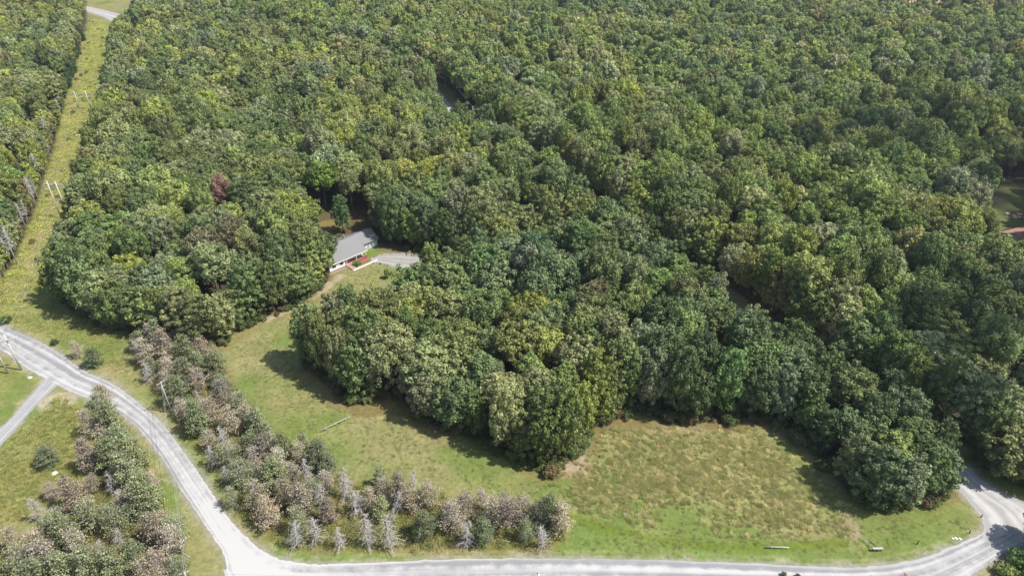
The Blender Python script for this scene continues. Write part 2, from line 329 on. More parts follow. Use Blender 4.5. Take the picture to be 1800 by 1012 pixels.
def strip(name, L_, R2, z, m, jit=.08, cols=7):
    n = min(len(L_), len(R2)); V = []; UV = []
    s = np.concatenate([[0], np.cumsum(np.linalg.norm(np.diff((L_[:n] + R2[:n]) / 2, axis=0), axis=1))])
    for i in range(n):
        for j in range(cols):
            t = j / (cols - 1); p = L_[i] * (1 - t) + R2[i] * t
            if j in (0, cols - 1): p = p + rng.normal(0, jit, 2)
            V.append((p[0], p[1], z)); UV.append((t * 1.0, s[i]))
    idx = np.arange(n * cols).reshape(n, cols)
    F = np.stack([idx[:-1, :-1], idx[1:, :-1], idx[1:, 1:], idx[:-1, 1:]], -1).reshape(-1, 4)
    me = mesh_np(name, V, [F], [m]); uvl = me.uv_layers.new(name='UVMap')
    at = me.attributes.new('dust', 'FLOAT', 'POINT'); Vx = np.array(V); at.data.foreach_set('value', (np.exp(-(np.hypot(Vx[:,0] - BEND[0], Vx[:,1] - BEND[1]) / 22) ** 2)).astype(np.float32))
    li = F.ravel(); uvl.data.foreach_set('uv', np.array(UV, np.float32)[li].ravel())
    if me.polygons[0].normal.z < 0: me.flip_normals()
    o = bpy.data.objects.new(name, me); C.objects.link(o); o['kind'] = 'structure'; return o
M_ROAD = road_mat('limestone_gravel', (.235, .23, .235), (.45, .44, .425))
M_ROAD2 = road_mat('pale_gravel', (.29, .28, .27), (.45, .43, .41))
M_ASPH = road_mat('worn_asphalt', (.27, .265, .265), (.38, .37, .365))
strip('main_road', mainL, mainR, .012, M_ROAD)
strip('side_road', neL, neR, .018, M_ROAD2)
strip('driveway', drL, drR, .008, M_ASPH, .06)
strip('far_road', tpL, tpR, .04, M_ROAD2)
hd = [((653,463),(652,453)),((668,464),(664,449)),((690,470),(683,446)),((708,475),(706,445)),((728,474),(726,448)),((748,465),(750,452)),((790,461),(792,455))]
strip('house_driveway', sample([G(*p[0]) for p in hd]), sample([G(*p[1]) for p in hd]), .075, road_mat('yard_gravel', (.24,.23,.215), (.36,.34,.31), .9), .3)
strip('gravel_turnout', sample([G(*p) for p in ((392,1000),(398,1030),(395,1070),(390,1130))]), sample([G(*p) for p in ((470,1000),(450,1030),(440,1070),(430,1130))]), .006, M_ASPH, .1)
strip('gravel_apron', sample([G(*p) for p in ((1480,1020),(1560,1015),(1640,1003),(1700,985))]), sample([G(*p) for p in ((1480,1075),(1580,1070),(1690,1040),(1712,1010))]), .007, road_mat('dusty_gravel', (.29,.28,.28), (.38,.37,.36)), .2)

# ------------------------------------------------------------------ plant meshes
ICO = None
def ico():
    global ICO
    if ICO is None:
        import bmesh
        bm = bmesh.new(); bmesh.ops.create_icosphere(bm, subdivisions=1, radius=1); bm.verts.ensure_lookup_table()
        ICO = (np.array([v.co[:] for v in bm.verts]), np.array([[v.index for v in f.verts] for f in bm.faces])); bm.free()
    return ICO
def leaf_quads(P_, N, size, r, fold=.15):
    """quads centred at P_, normals N"""
    n = len(P_); a = r.normal(size=(n, 3)); t = np.cross(N, a); t /= np.linalg.norm(t, axis=1)[:, None] + 1e-9; b = np.cross(N, t)
    s = size[:, None]; asp = r.uniform(.55, 1.0, (n, 1))
    c = [P_ + t*s*r.uniform(.7,1.15,(n,1)), P_ + b*s*asp + N*s*r.uniform(-fold,fold,(n,1)), P_ - t*s*r.uniform(.7,1.15,(n,1)), P_ - b*s*asp]
    V = np.stack(c, 1).reshape(-1, 3); F = np.arange(4 * n).reshape(n, 4); return V, F
def unit(v): return v / (np.linalg.norm(v, axis=-1, keepdims=True) + 1e-9)
def crown(seed, R=5., H=18., z0=4., nl=36, per=90, ls=(.22, .42), spiky=0., low=-.55, lobe=(.24,.40), nz_=.60):
    r = np.random.default_rng(seed); c = np.array([0, 0, (H + z0) / 2]); rad = np.array([R, R, (H - z0) / 2])
    rad = rad * np.array([r.uniform(.88,1.1), r.uniform(.88,1.1), 1])
    dirs = []
    k = 0
    while len(dirs) < nl and k < 4000:
        k += 1; d = unit(r.normal(size=3)); 
        if d[2] < low: continue
        if all(np.dot(d, e) < (.90 if nl < 70 else .955) for e in dirs) or k > 1500: dirs.append(d)
    lobes = []; tips = []
    bulge = r.uniform(-.12, .12, 4); ph = r.uniform(0, 6.28, 4)
    Vs = []; Fq = []; Ft = []; Sh = []; ShT = []; off = 0; IV, IF = ico()
    for d in dirs:
        ang = math.atan2(d[1], d[0]); wob = 1 + sum(bulge[i] * math.cos((i + 1) * ang + ph[i]) for i in range(4))
        taper = 1 - .18 * max(0, d[2])
        q = r.uniform(.60, 1.04) if nl > 70 else r.uniform(.66, .90); p = c + d * rad * np.array([wob, wob, 1]) * q
        lr = R * r.uniform(*lobe) * (1.1 - .25 * abs(d[2])); lobes.append((p, lr)); tips.append(p)
        n = int(per * (lr / (R * .32)) ** 2); dd = unit(r.normal(size=(n, 3)) + d * .75 + np.array([0, 0, .35])); 
        sq = np.array([1, 1, .8 + spiky * .6]); rr = r.uniform(.78, 1.1, (n, 1)) + spiky * r.uniform(0, .35, (n, 1))
        pos = p + dd * sq * lr * rr; nor = unit(dd + r.normal(size=(n, 3)) * nz_)
        V, F = leaf_quads(pos, nor, r.uniform(*ls, n) * 1.0, r); Vs.append(V); Fq.append(F + off); off += len(V)
        base = r.uniform(.15, .85); Sh.append(np.clip(base + r.normal(0, .22, n), 0, 1))
        V = p + IV * lr * .62 * sq * (1 + r.uniform(-.15, .15, (len(IV), 1))); Vs.append(V); Ft.append(IF + off); off += len(V); ShT.append(np.full(len(IF), base))
    # hidden inner mass that stops the light, ragged
    V = c + IV * rad * .62 * (1 + r.uniform(-.12, .12, (len(IV), 1))); Vs.append(V); Ft.append(IF + off); ShT.append(np.full(len(IF), .5))
    return np.vstack(Vs), [np.vstack(Fq), np.vstack(Ft)], np.concatenate(Sh + ShT), tips, c
def trunk_mb(seed, H, z0, tips, c, r0=.28, nb=9):
    r = random.Random(seed); m = MB()
    top = Vector((c[0] + r.uniform(-.4,.4), c[1] + r.uniform(-.4,.4), c[2] + (H - c[2]) * .55))
    k1 = Vector((r.uniform(-.25,.25), r.uniform(-.25,.25), H * .3))
    m.tube([(0,0,-.3),(0,0,.3),k1,(top + k1) / 2,top], [r0*1.35, r0*1.05, r0*.8, r0*.5, r0*.15], 8)
    for t in r.sample(list(tips), min(nb, len(tips))):
        f = r.uniform(.25, .8); s = k1.lerp(top, f); e = Vector(t); mid = (s + e) / 2 + Vector((0,0,-.3))
        m.tube([s, mid, e], [r0*.35, r0*.22, r0*.06], 5)
    return m
def joined(name, V, groups, sh, tm, mleaf, mbark):
    TV = np.array(tm.v); o = len(V); V2 = np.vstack([V, TV]); q4 = np.array([f for f in tm.f if len(f) == 4]) + o
    oth = {}
    for f in tm.f:
        if len(f) != 4: oth.setdefault(len(f), []).append([i + o for i in f])
    gs = list(groups) + [q4] + [np.array(v) for v in oth.values()]
    nl = sum(len(g) for g in groups); nb = sum(len(g) for g in gs) - nl
    return mesh_np(name, V2, gs, [mleaf, mbark], np.concatenate([np.zeros(nl), np.ones(nb)]), np.concatenate([sh, np.full(nb, .5)]))

def pine(seed, H=9.5, R=2.9, dens=1., zlow=1.2, fl=(.10,.20)):
    r = np.random.default_rng(seed); tm = MB(); lean = r.uniform(-.35, .35, 2)
    ax = lambda z: np.array([lean[0] * (z / H) ** 2, lean[1] * (z / H) ** 2, z])
    tm.tube([ax(-.3), ax(H*.3), ax(H*.7), ax(H*.98)], [.17, .14, .08, .02], 7)
    P_ = []; N = []; Z = []; z = zlow
    while z < H * .97:
        f = (z - zlow) / (H - zlow); L0 = R * (min(1, .62 + f * 1.6) if f < .25 else 1) * (1 - f) ** .62 + .25
        nb = 5 if f < .8 else 4; a0 = r.uniform(0, 6.28)
        for k in range(nb):
            a = a0 + k * 6.283 / nb + r.uniform(-.35, .35); L = L0 * r.uniform(.6, 1.15); up = r.uniform(-.05, .35) + .25 * f
            d = np.array([math.cos(a), math.sin(a), up]); s = ax(z); e = s + d * L; e[2] += .12 * L
            tm.tube([s, s + d * L * .5 - np.array([0,0,.04*L]), e], [.05, .03, .01], 4)
            if r.random() > dens * 1.15: continue
            npad = max(2, int(L * 1.9))
            for j in range(npad):
                t = .35 + .65 * (j + r.uniform(.2, .8)) / npad; q = s + d * L * t + r.normal(0, .12, 3); pr = (.22 + .2 * r.random()) * (1.2 - .4 * t) * (1 + .3 * R / 3)
                n = int(22 * dens) + 4; off = r.normal(size=(n, 3)) * np.array([pr, pr, pr * .33]); P_.append(q + off)
                N.append(unit(r.normal(size=(n, 3)) * .8 + np.array([0, 0, .8])))
        z += r.uniform(.55, .95)
    P_ = np.vstack(P_); N = np.vstack(N)
    V, F = leaf_quads(P_, N, r.uniform(*fl, len(P_)), r); V = V
    return V, [F], np.clip(r.normal(.5, .33, len(F)), 0, 1), tm
def deadtree(seed, H=8.5, R=2.1, tall=False):
    """grey skeleton: returns trunk MB and branch MB"""
    r = np.random.default_rng(seed); tm = MB(); bm_ = MB(); lean = r.uniform(-.6, .6, 2)
    ax = lambda z: np.array([lean[0] * (z / H) ** 2, lean[1] * (z / H) ** 2, z])
    tm.tube([ax(-.3), ax(H*.35), ax(H*.7), ax(H)], [.15, .12, .07, .025], 6)
    z = H * (.45 if tall else .14)
    while z < H * .97:
        f = z / H; L0 = R * (1 - f) ** .55 + .3
        for k in range(4):
            a = r.uniform(0, 6.28); L = L0 * r.uniform(.45, 1.15); dr = r.uniform(-.35, .35)
            d = np.array([math.cos(a), math.sin(a), dr]); s = ax(z); mid = s + d * L * .5; e = s + d * L + np.array([0, 0, -.12 * L + r.uniform(-.1,.3)])
            bm_.tube([s, mid, e], [.05, .034, .014], 4)
            for j in range(int(4 + L * 3.2)):
                t = r.uniform(.2, 1); q = s + (mid - s) * t * 2 if t < .5 else mid + (e - mid) * (t - .5) * 2
                v = unit(np.array([math.cos(a), math.sin(a), 0]) * .6 + r.normal(size=3) * .75 + np.array([0,0,-.15])); l = r.uniform(.3, .85) * (.5 + .3 * L)
                bm_.tube([q, q + v * l * .5, q + v * l + np.array([0,0,-.08])], [.021, .017, .008], 3)
        z += r.uniform(.30, .52)
    return tm, bm_

LIB = {}
def reg(kind, name, V, gs, sh, tm, mleaf, mbark, rad, H):
    cm = mesh_np(name + '_crown', V, gs, [mleaf], None, sh); t = tm.mesh(name + '_trunk', mbark, True)
    LIB.setdefault(kind, []).append(dict(crown=cm, trunk=t, R=rad, H=H, joined=None, src=(V, gs, sh, tm, mleaf, mbark), name=name))
def mk_broad(kind, i, seed, **kw):
    V, gs, sh, tips, c = crown(seed, **kw); tm = trunk_mb(seed, kw['H'], kw['z0'], tips, c)
    reg(kind, '%s_%02d' % (kind, i), V, gs, sh, tm, M_LEAF, M_BARK, kw['R'], kw['H'])
for i in range(9):
    mk_broad('inner', i, 100 + i, R=(4.6, 5.2, 5.0)[i % 3], H=(17.5, 18.5, 16.5)[i % 3], z0=(5.5, 7, 6)[i % 3], nl=(60, 80, 100)[i % 3], per=(105, 95, 80)[i % 3], ls=(.20, .38),
             spiky=(0, .3, .8)[(i + i // 3) % 3], lobe=((.21,.34),(.17,.29),(.14,.25))[i % 3])
for i in range(5):
    mk_broad('edge', i, 200 + i, R=(4.4, 4.9)[i % 2], H=(16.5, 15)[i % 2], z0=1.0, nl=(130, 160)[i % 2], per=85, ls=(.18, .38), spiky=(0, .3, .6)[i % 3], low=-.85, lobe=(.13,.25))
for i in range(3):    # coarser crowns for the far canopy
    for j in range(2):
        mk_broad('far', i * 2 + j, 300 + i * 2 + j, R=5.0, H=17.5, z0=6, nl=(34, 48)[j], per=60, ls=(.34, .58), nz_=.42, spiky=(0, .3, .6)[i], lobe=((.28,.42),(.22,.34))[j])
for i in range(3): mk_broad('slender', i, 400 + i, R=1.7, H=14, z0=3, nl=26, per=26, ls=(.2, .4), spiky=.4, low=-.9, lobe=(.35,.55))
for i in range(3): mk_broad('bush', i, 430 + i, R=1.5, H=2.2, z0=0, nl=20, per=30, ls=(.1, .2), spiky=.3, low=-.2, lobe=(.26,.42))
for i in range(6):
    V, gs, sh, tm = pine(500 + i, H=(9.5, 8.5, 10)[i % 3], R=(2.9, 3.3, 2.6)[i % 3], dens=(1, .85)[i % 2])
    reg('pine', 'pine_%02d' % i, V, gs, sh, tm, M_NEEDLE, M_PBARK, (2.9, 3.3, 2.6)[i % 3], 9)
for i in range(4):
    V, gs, sh, tm = pine(540 + i, H=(9, 8)[i % 2], R=(2.6, 3.0)[i % 2], dens=.70, fl=(.08,.17))
    reg('thin_pine', 'thin_pine_%02d' % i, V, gs, sh, tm, M_NEEDLE, M_DEAD, 2.8, 9)
for i in range(2):
    V, gs, sh, tm = pine(560 + i, H=13, R=2.3, dens=1, zlow=.8, fl=(.14,.3))
    reg('spruce', 'spruce_%02d' % i, V, gs, sh, tm, M_NEEDLE, M_PBARK, 2.3, 13)
DEADS = []
for i in range(5):
    tm, bb = deadtree(600 + i, (8.5, 7.5, 9)[i % 3], (2.1, 1.7)[i % 2]); DEADS.append((tm.mesh('dead_trunk', M_DEAD, True), bb.mesh('dead_branches', M_DEAD)))
TALLD = []
for i in range(2):
    tm, bb = deadtree(640 + i, 15, 1.8, True); TALLD.append((tm.mesh('snag_trunk', M_BIRCH, True), bb.mesh('snag_branches', M_BIRCH)))

def place_tree(kind, vi, x, y, sc, tint, rz, name='broadleaf_tree', tk=1.0):
    L = LIB[kind][vi]; r = empty(name, (x, y, 0), rz, sc)
    for nm, me in (('crown', L['crown']), ('trunk', L['trunk'])):
        o = bpy.data.objects.new(nm, me); C.objects.link(o); o.parent = r
        if nm == 'crown': o['tint'] = [min(.8, float(t) * tk) for t in tint]
    return r
def place_dead(lib, vi, x, y, sc, rz, name='dead_tree'):
    r = empty(name, (x, y, 0), rz, sc)
    for nm, me in (('trunk', lib[vi][0]), ('bare_branches', lib[vi][1])):
        o = bpy.data.objects.new(nm, me); C.objects.link(o); o.parent = r
    return r

# ------------------------------------------------------------------ instanced stuff (one object, geometry nodes)
def stuff(name, pts, var, rot, sc, tint, meshes, label):
    col = bpy.data.collections.new(name + '_kinds')
    for i, me in enumerate(meshes):
        o = bpy.data.objects.new('%s_kind_%02d' % (name, i), me); col.objects.link(o)
    me = bpy.data.meshes.new(name); me.vertices.add(len(pts)); me.vertices.foreach_set('co', np.asarray(pts, np.float32).ravel())
    me.attributes.new('variant', 'INT', 'POINT').data.foreach_set('value', np.asarray(var, np.int32))
    e = np.zeros((len(pts), 3), np.float32); e[:, 2] = rot; me.attributes.new('turn', 'FLOAT_VECTOR', 'POINT').data.foreach_set('vector', e.ravel())
    me.attributes.new('size', 'FLOAT_VECTOR', 'POINT').data.foreach_set('vector', np.asarray(sc, np.float32).ravel())
    me.attributes.new('tint', 'FLOAT_VECTOR', 'POINT').data.foreach_set('vector', np.asarray(tint, np.float32).ravel())
    ng = bpy.data.node_groups.new(name + '_scatter', 'GeometryNodeTree')
    ng.interface.new_socket('Geometry', in_out='INPUT', socket_type='NodeSocketGeometry'); ng.interface.new_socket('Geometry', in_out='OUTPUT', socket_type='NodeSocketGeometry')
    N = ng.nodes.new; gi = N('NodeGroupInput'); go = N('NodeGroupOutput'); ip = N('GeometryNodeInstanceOnPoints'); ci = N('GeometryNodeCollectionInfo')
    m2p = N('GeometryNodeMeshToPoints')
    ci.inputs['Collection'].default_value = col; ci.inputs['Separate Children'].default_value = True; ci.inputs['Reset Children'].default_value = True
    def na(nm, ty):
        a = N('GeometryNodeInputNamedAttribute'); a.data_type = ty; a.inputs['Name'].default_value = nm; return a.outputs['Attribute']
    lk = ng.links.new; lk(gi.outputs[0], m2p.inputs['Mesh']); lk(m2p.outputs[0], ip.inputs['Points']); lk(ci.outputs[0], ip.inputs['Instance'])
    ip.inputs['Pick Instance'].default_value = True
    lk(na('variant', 'INT'), ip.inputs['Instance Index']); lk(na('turn', 'FLOAT_VECTOR'), ip.inputs['Rotation']); lk(na('size', 'FLOAT_VECTOR'), ip.inputs['Scale'])
    lk(ip.outputs[0], go.inputs[0])
    o = bpy.data.objects.new(name, me); C.objects.link(o); md = o.modifiers.new('scatter', 'NODES'); md.node_group = ng
    return tag(o, label, name.replace('_', ' '), None, 'stuff')

# ------------------------------------------------------------------ broadleaf woods
keep = [(x_, y_, z_) for (px, py, z_) in ((100,355,7),(115,358,6),(96,338,11),(112,375,2),(785,186,0),(790,196,0),(778,176,0),(783,150,4),(783,135,8),(616,465,1),(640,442,1),(662,430,1),(655,420,3),(625,430,4),(650,405,5),(612,425,5),(632,408,5),(612,445,3.5),
   (562,392,0),(575,400,0),(636,380,0),(590,410,0),(684,458,0),(700,455,0),(720,458,0),(732,452,0),(668,462,0),
   (1743,350,0),(1752,365,0),(1770,375,0),(1790,382,0),(1765,395,0),(1780,400,0),(1796,406,4),(1788,409,4),(1781,411,3),(1798,400,1),(1740,362,0),
   
   (165,20,0),(185,30,0),(570,72,5),(570,66,8),(826,200,3),(1550,8,0),(1600,6,0),(1650,8,0),(1690,8,0)) for (x_, y_) in (G(px, py, z_),)]
camP = np.array([0, 0, CAM_H])
KP = np.array(keep)
def blocks(x, y, R, H, z0):
    c = np.array([x, y, (H + z0) / 2]); s = np.array([R, R, (H - z0) / 2]) * .97
    a = (camP - c) / s; b = (KP - c) / s; d = b - a; t = np.clip(-(a * d).sum(1) / (d * d).sum(1), 0, 1)
    return (np.linalg.norm(a + d * t[:, None], axis=1) < 1).any()
KP2 = np.array([(*G(1283,566,3.6), 3.6), (*G(1357,603,3.1), 3.1)])
def blocks2(x, y, R, H, z0):
    c = np.array([x, y, (H + z0) / 2]); s = np.array([R, R, (H - z0) / 2]) * .78
    a = (camP - c) / s; b = (KP2 - c) / s; d = b - a; t = np.clip(-(a * d).sum(1) / (d * d).sum(1), 0, 1)
    return (np.linalg.norm(a + d * t[:, None], axis=1) < 1).any()
cand = []
SP = 6.5; CB = [G(1283, 567, 3.4), G(1357, 604, 3.2)]; cell = {}
def try_add(x, y, sp, **k):
    gx, gy = int(x // 7), int(y // 7)
    for i in (-1, 0, 1):
        for j in (-1, 0, 1):
            for q in cell.get((gx + i, gy + j), ()):
                if (q[0] - x) ** 2 + (q[1] - y) ** 2 < (min(sp, q[2])) ** 2: return False
    cell.setdefault((gx, gy), []).append((x, y, sp)); cand.append(dict(x=x, y=y, **k)); return True
NP_ = 60000
YY = rng.uniform(0, 1, NP_) ** .75 * 690 + 85; XX = rng.uniform(-1, 1, NP_) * (YY * .84 + 75)
sds = {k: polysd(XX, YY, W_) for k, W_ in (('A', WA), ('B', WB), ('C', WC), ('D', WD))}
dcor = linedist(XX, YY, cor[::2]); dby = polysd(XX, YY, BACKYARD); dcl = polysd(XX, YY, CLEAR2); dft = polysd(XX, YY, FIELD_TOP); dgap = linedist(XX, YY, GAPLINE); dtp = linedist(XX, YY, (tpL + tpR)[::4] / 2)
row_sd = polysd(XX, YY, ROW)
hp = poly([(650,460),(700,458),(740,460)]); ddr = linedist(XX, YY, hp)
def dense_edge(W_, reg, ins, sp=4.6):
    n = len(W_); area = .5 * sum(W_[i][0] * W_[(i+1) % n][1] - W_[(i+1) % n][0] * W_[i][1] for i in range(n)); sg = 1 if area > 0 else -1
    for i in range(n):
        a = np.array(W_[i]); b = np.array(W_[(i+1) % n]); L = np.linalg.norm(b - a); 
        if L < .5: continue
        t = (b - a) / L; nrm = np.array([-t[1], t[0]]) * sg
        for k in range(int(L / sp) + 1):
            p = a + t * min(L, (k + rnd.uniform(.2, .8)) * sp) + nrm * rnd.uniform(ins, ins + 1.3)
            if p[1] > 650 or polysd(p[:1], p[1:], W_)[0] < ins * .8: continue
            if abs(linedist(p[:1], p[1:], cor[::2])[0]) < (4.0 if reg == 'B' and p[1] < 118 else 9.6 if reg == 'C' and p[1] < 400 else 6.4) or linedist(p[:1], p[1:], hp)[0] < 5 or polysd(p[:1], p[1:], BACKYARD)[0] > -2.5 or polysd(p[:1], p[1:], ROW)[0] > -2: continue
            hxl, hyl = (p[0] + 55.6) * .7071 + (p[1] - 177.6) * .7071, -(p[0] + 55.6) * .7071 + (p[1] - 177.6) * .7071
            if -2.2 < hxl < 24 and -5 < hyl < 15: continue
            try_add(p[0], p[1], 4.0, reg=reg, ed=2.0)
dense_edge(WB, 'B', 2.9); dense_edge(WA, 'A', 2.9); dense_edge(WD, 'D', 2.5); dense_edge(WC, 'C', 1.5)
for i in range(NP_):
    x, y = XX[i], YY[i]
    reg_ = None
    for k in 'ABDC':
        if sds[k][i] > 2.6: reg_ = k; break
    if not reg_ or dcor[i] < (4.0 if reg_ == 'B' and y < 118 else 10.2 if reg_ == 'C' and y < 400 else 6.6) or dcl[i] > -1 or dby[i] > -.5 or dtp[i] < 7 or row_sd[i] > -2.2: continue
    if ddr[i] < 5: continue
    if dft[i] > -2 and rnd.random() > .22 or dgap[i] < 6: continue
    hxl, hyl = (x + 55.6) * .7071 + (y - 177.6) * .7071, -(x + 55.6) * .7071 + (y - 177.6) * .7071
    if min(math.hypot(x - CB[0][0], y - CB[0][1]), math.hypot(x - CB[1][0], y - CB[1][1])) < 3.6: continue
    if -2.6 < hxl < 24 and -5 < hyl < 15: continue
    try_add(x, y, (5.5 if reg_ == 'B' else SP) * rnd.uniform(.88, 1.25), reg=reg_, ed=float(min(sds[reg_][i], dcor[i] - 3, 50)))
print('tree candidates', len(cand))
PAL = dict(
 B=[((.066,.094,.034),'deep green',38),((.142,.158,.088),'pale greyish green',20),((.105,.118,.035),'olive',14),((.085,.132,.036),'bright green',14),((.165,.180,.045),'yellowish green',7),((.14,.13,.06),'brownish',1)],
 A=[((.068,.088,.034),'dark olive green',34),((.125,.140,.074),'pale greyish green',22),((.078,.104,.036),'deep green',18),((.145,.170,.045),'yellowish green',16),((.125,.12,.055),'brownish',3),((.085,.125,.04),'bright green',3)],
 C=[((.075,.108,.034),'deep green',30),((.120,.155,.042),'yellowish green',30),((.142,.158,.088),'pale greyish green',16),((.092,.105,.036),'olive',16),((.165,.16,.05),'golden brown',1.2),((.085,.125,.036),'bright green',6)])
PAL['D'] = PAL['A']
trees = []
for c in cand:
    x, y = c['x'], c['y']; pal = PAL[c['reg']]
    t, word, _w = rnd.choices(pal, [p[2] for p in pal])[0]
    j = rnd.uniform(.86, 1.16); t = np.array(t); t = t * .62 + np.array((.098, .116, .040)) * .38
    nv = float(fbm(np.array([x + 900.]), np.array([y]), 38, 41)[0]); nh = float(fbm(np.array([x + 900.]), np.array([y]), 26, 57)[0])
    t = t * (1 + (nv - .5) * np.array((.75, .45, 0))) * (np.array((.93, .97, .92)) if c['reg'] == 'B' else np.array((1.0, .97, .88))); dsat = .1 if c['reg'] == 'B' else .03; t = (t * (1 - dsat) + t.mean() * dsat) * (2.15 if c['reg'] == 'B' else 2.5) * j * np.array([rnd.uniform(.93,1.08), 1, rnd.uniform(.85,1.15)])
    px, py, dep = P(x, y, 10)
    if not (-170 < px < 1970 and py > -60): continue
    edge = c['ed'] < 5.5
    s = rnd.uniform(.80, 1.25); sh = rnd.uniform(.80, 1.16) * (.9 + .1 * s) * (.72 + .56 * nh)
    if c['reg'] == 'D': s *= .85; sh *= .85
    if edge: s *= .86
    if c['reg'] == 'B': s *= .88
    elif not edge: s *= .86
    kind = 'edge' if edge else 'inner'
    base = LIB[kind][0]
    if blocks(x, y, base['R'] * s * 1.0, base['H'] * sh, 1.0 if edge else 5.0):
        s *= .55; sh *= .42; kind = 'edge'
        if blocks(x, y, base['R'] * s, 16 * sh, .4): continue
    elif blocks2(x, y, base['R'] * s, base['H'] * sh, 1.0 if edge else 5.0):
        sh *= .55; s *= .75; kind = 'edge'
    trees.append(dict(x=x, y=y, px=px, py=py, dep=dep, word=word, tint=t, s=s, sh=sh, kind=kind, edge=edge, reg=c['reg']))
# trees of striking colour, matched to the tree standing nearest to where the photo has it
for (px, py, t, word) in ((200,445,(.26,.28,.06),'bright yellow-green'),(398,330,(.25,.155,.12),'reddish'),(1060,495,(.18,.165,.08),'tan brown'),(955,520,(.17,.19,.04),'bright yellow-green'),
   (1365,505,(.22,.20,.07),'golden yellow'),(1435,35,(.27,.21,.08),'orange-tinged'),(640,200,(.19,.22,.045),'bright yellow-green'),(560,320,(.14,.20,.04),'bright yellow-green'),(700,550,(.20,.22,.06),'bright yellow-green'),
   (365,420,(.165,.15,.08),'tan brown'),(410,385,(.16,.145,.08),'tan brown'),(1385,340,(.2,.24,.05),'bright yellow-green'),(1665,375,(.2,.2,.05),'golden yellow'),(950,770,(.12,.15,.045),'olive'),
   (550,345,(.16,.2,.05),'bright yellow-green'),(1540,600,(.12,.19,.04),'bright green')):
    q = min(trees, key=lambda c: (P(c['x'], c['y'], 14 * c['sh'])[0] - px) ** 2 + (P(c['x'], c['y'], 14 * c['sh'])[1] - py) ** 2)
    q['tint'] = np.array(t) * 1.3; q['word'] = word; q['special'] = True
# small yellow-green tree in the back yard and the sapling on the lawn are singles
def solo(px, py, kind, vi, s, sh, tint, label, name='broadleaf_tree', z=0, cat='tree'):
    x, y = G(px, py, z); r = place_tree(kind, vi, x, y, (s, s, sh), tint, rnd.uniform(0, 6.28), name, 1.8); return tag(r, label, cat)
solo(552, 391, 'edge', 1, .48, .52, (.16,.20,.05), 'small yellow-green tree on a sunlit dirt patch in the clearing behind the house', 'yard_tree')
solo(604, 408, 'edge', 0, .62, .86, (.075,.12,.045), 'dark green tree standing just behind the grey roof of the white house', 'yard_tree')
def solo_at(x, y, kind, vi, s, sh, tint, label): tag(place_tree(kind, vi, x, y, (s, s, sh), tint, rnd.uniform(0, 6.28), 'broadleaf_tree', 1.6), label, 'tree')
solo_at(-58.9, 179.4, 'inner', 0, 1.15, .74, (.08,.10,.04), 'olive tree overhanging the left end of the grey house roof')
solo_at(-61.8, 171.8, 'edge', 3, .85, .85, (.085,.115,.04), 'green tree on the dirt path edge left of the white front wall')
solo_at(-39.6, 196.6, 'edge', 2, .95, 1.08, (.07,.10,.036), 'dark green tree beside the garage shading the right end of its roof')
solo_at(-42.5, 206.5, 'edge', 4, .9, 1.0, (.08,.11,.04), 'dark green tree behind the garage')
solo(681, 489, 'edge', 2, .22, .20, (.14,.17,.04), 'small young tree on the lawn in front of the house', 'sapling')
solo(1822, 962, 'edge', 3, .72, .62, (.09,.13,.04), 'broadleaf tree beside the road at the right edge shading the gravel', 'roadside_tree')
solo(1768, 1012, 'bush', 0, 1.2, .9, (.12,.15,.04), 'low yellow-green bush on the grass wedge in the bottom right corner', 'shrub', cat='shrub')
solo(1795, 1000, 'bush', 1, 1.5, 1.5, (.08,.13,.04), 'dark green shrub at the right end of the bottom right grass wedge', 'shrub', cat='shrub')
solo(1377, 1012, 'bush', 2, .3, .4, (.10,.10,.05), 'tiny dark shrub on the near side of the road, left of the pink bush', 'shrub', cat='shrub')
solo(1402, 1014, 'bush', 1, .28, .35, (.08,.08,.04), 'tiny dark shrub at the bottom edge just right of another', 'shrub', cat='shrub')
solo(1584, 1024, 'thin_pine', 0, .42, .34, (.30,.22,.20), 'pinkish brown dry bush poking up from the bottom edge of the road', 'dry_bush', cat='bush')
solo(97, 605, 'bush', 0, .6, .6, (.05,.07,.03), 'small dark bush on the verge above the left road', 'shrub', cat='shrub')
solo(12, 566, 'bush', 2, .9, .8, (.06,.09,.03), 'dark green bush beside the upper left road edge', 'shrub', cat='shrub')
solo(628, 466.5, 'bush', 0, .75, .62, (.07,.16,.04), 'green bush in the flower bed before the red porch', 'shrub', cat='shrub')

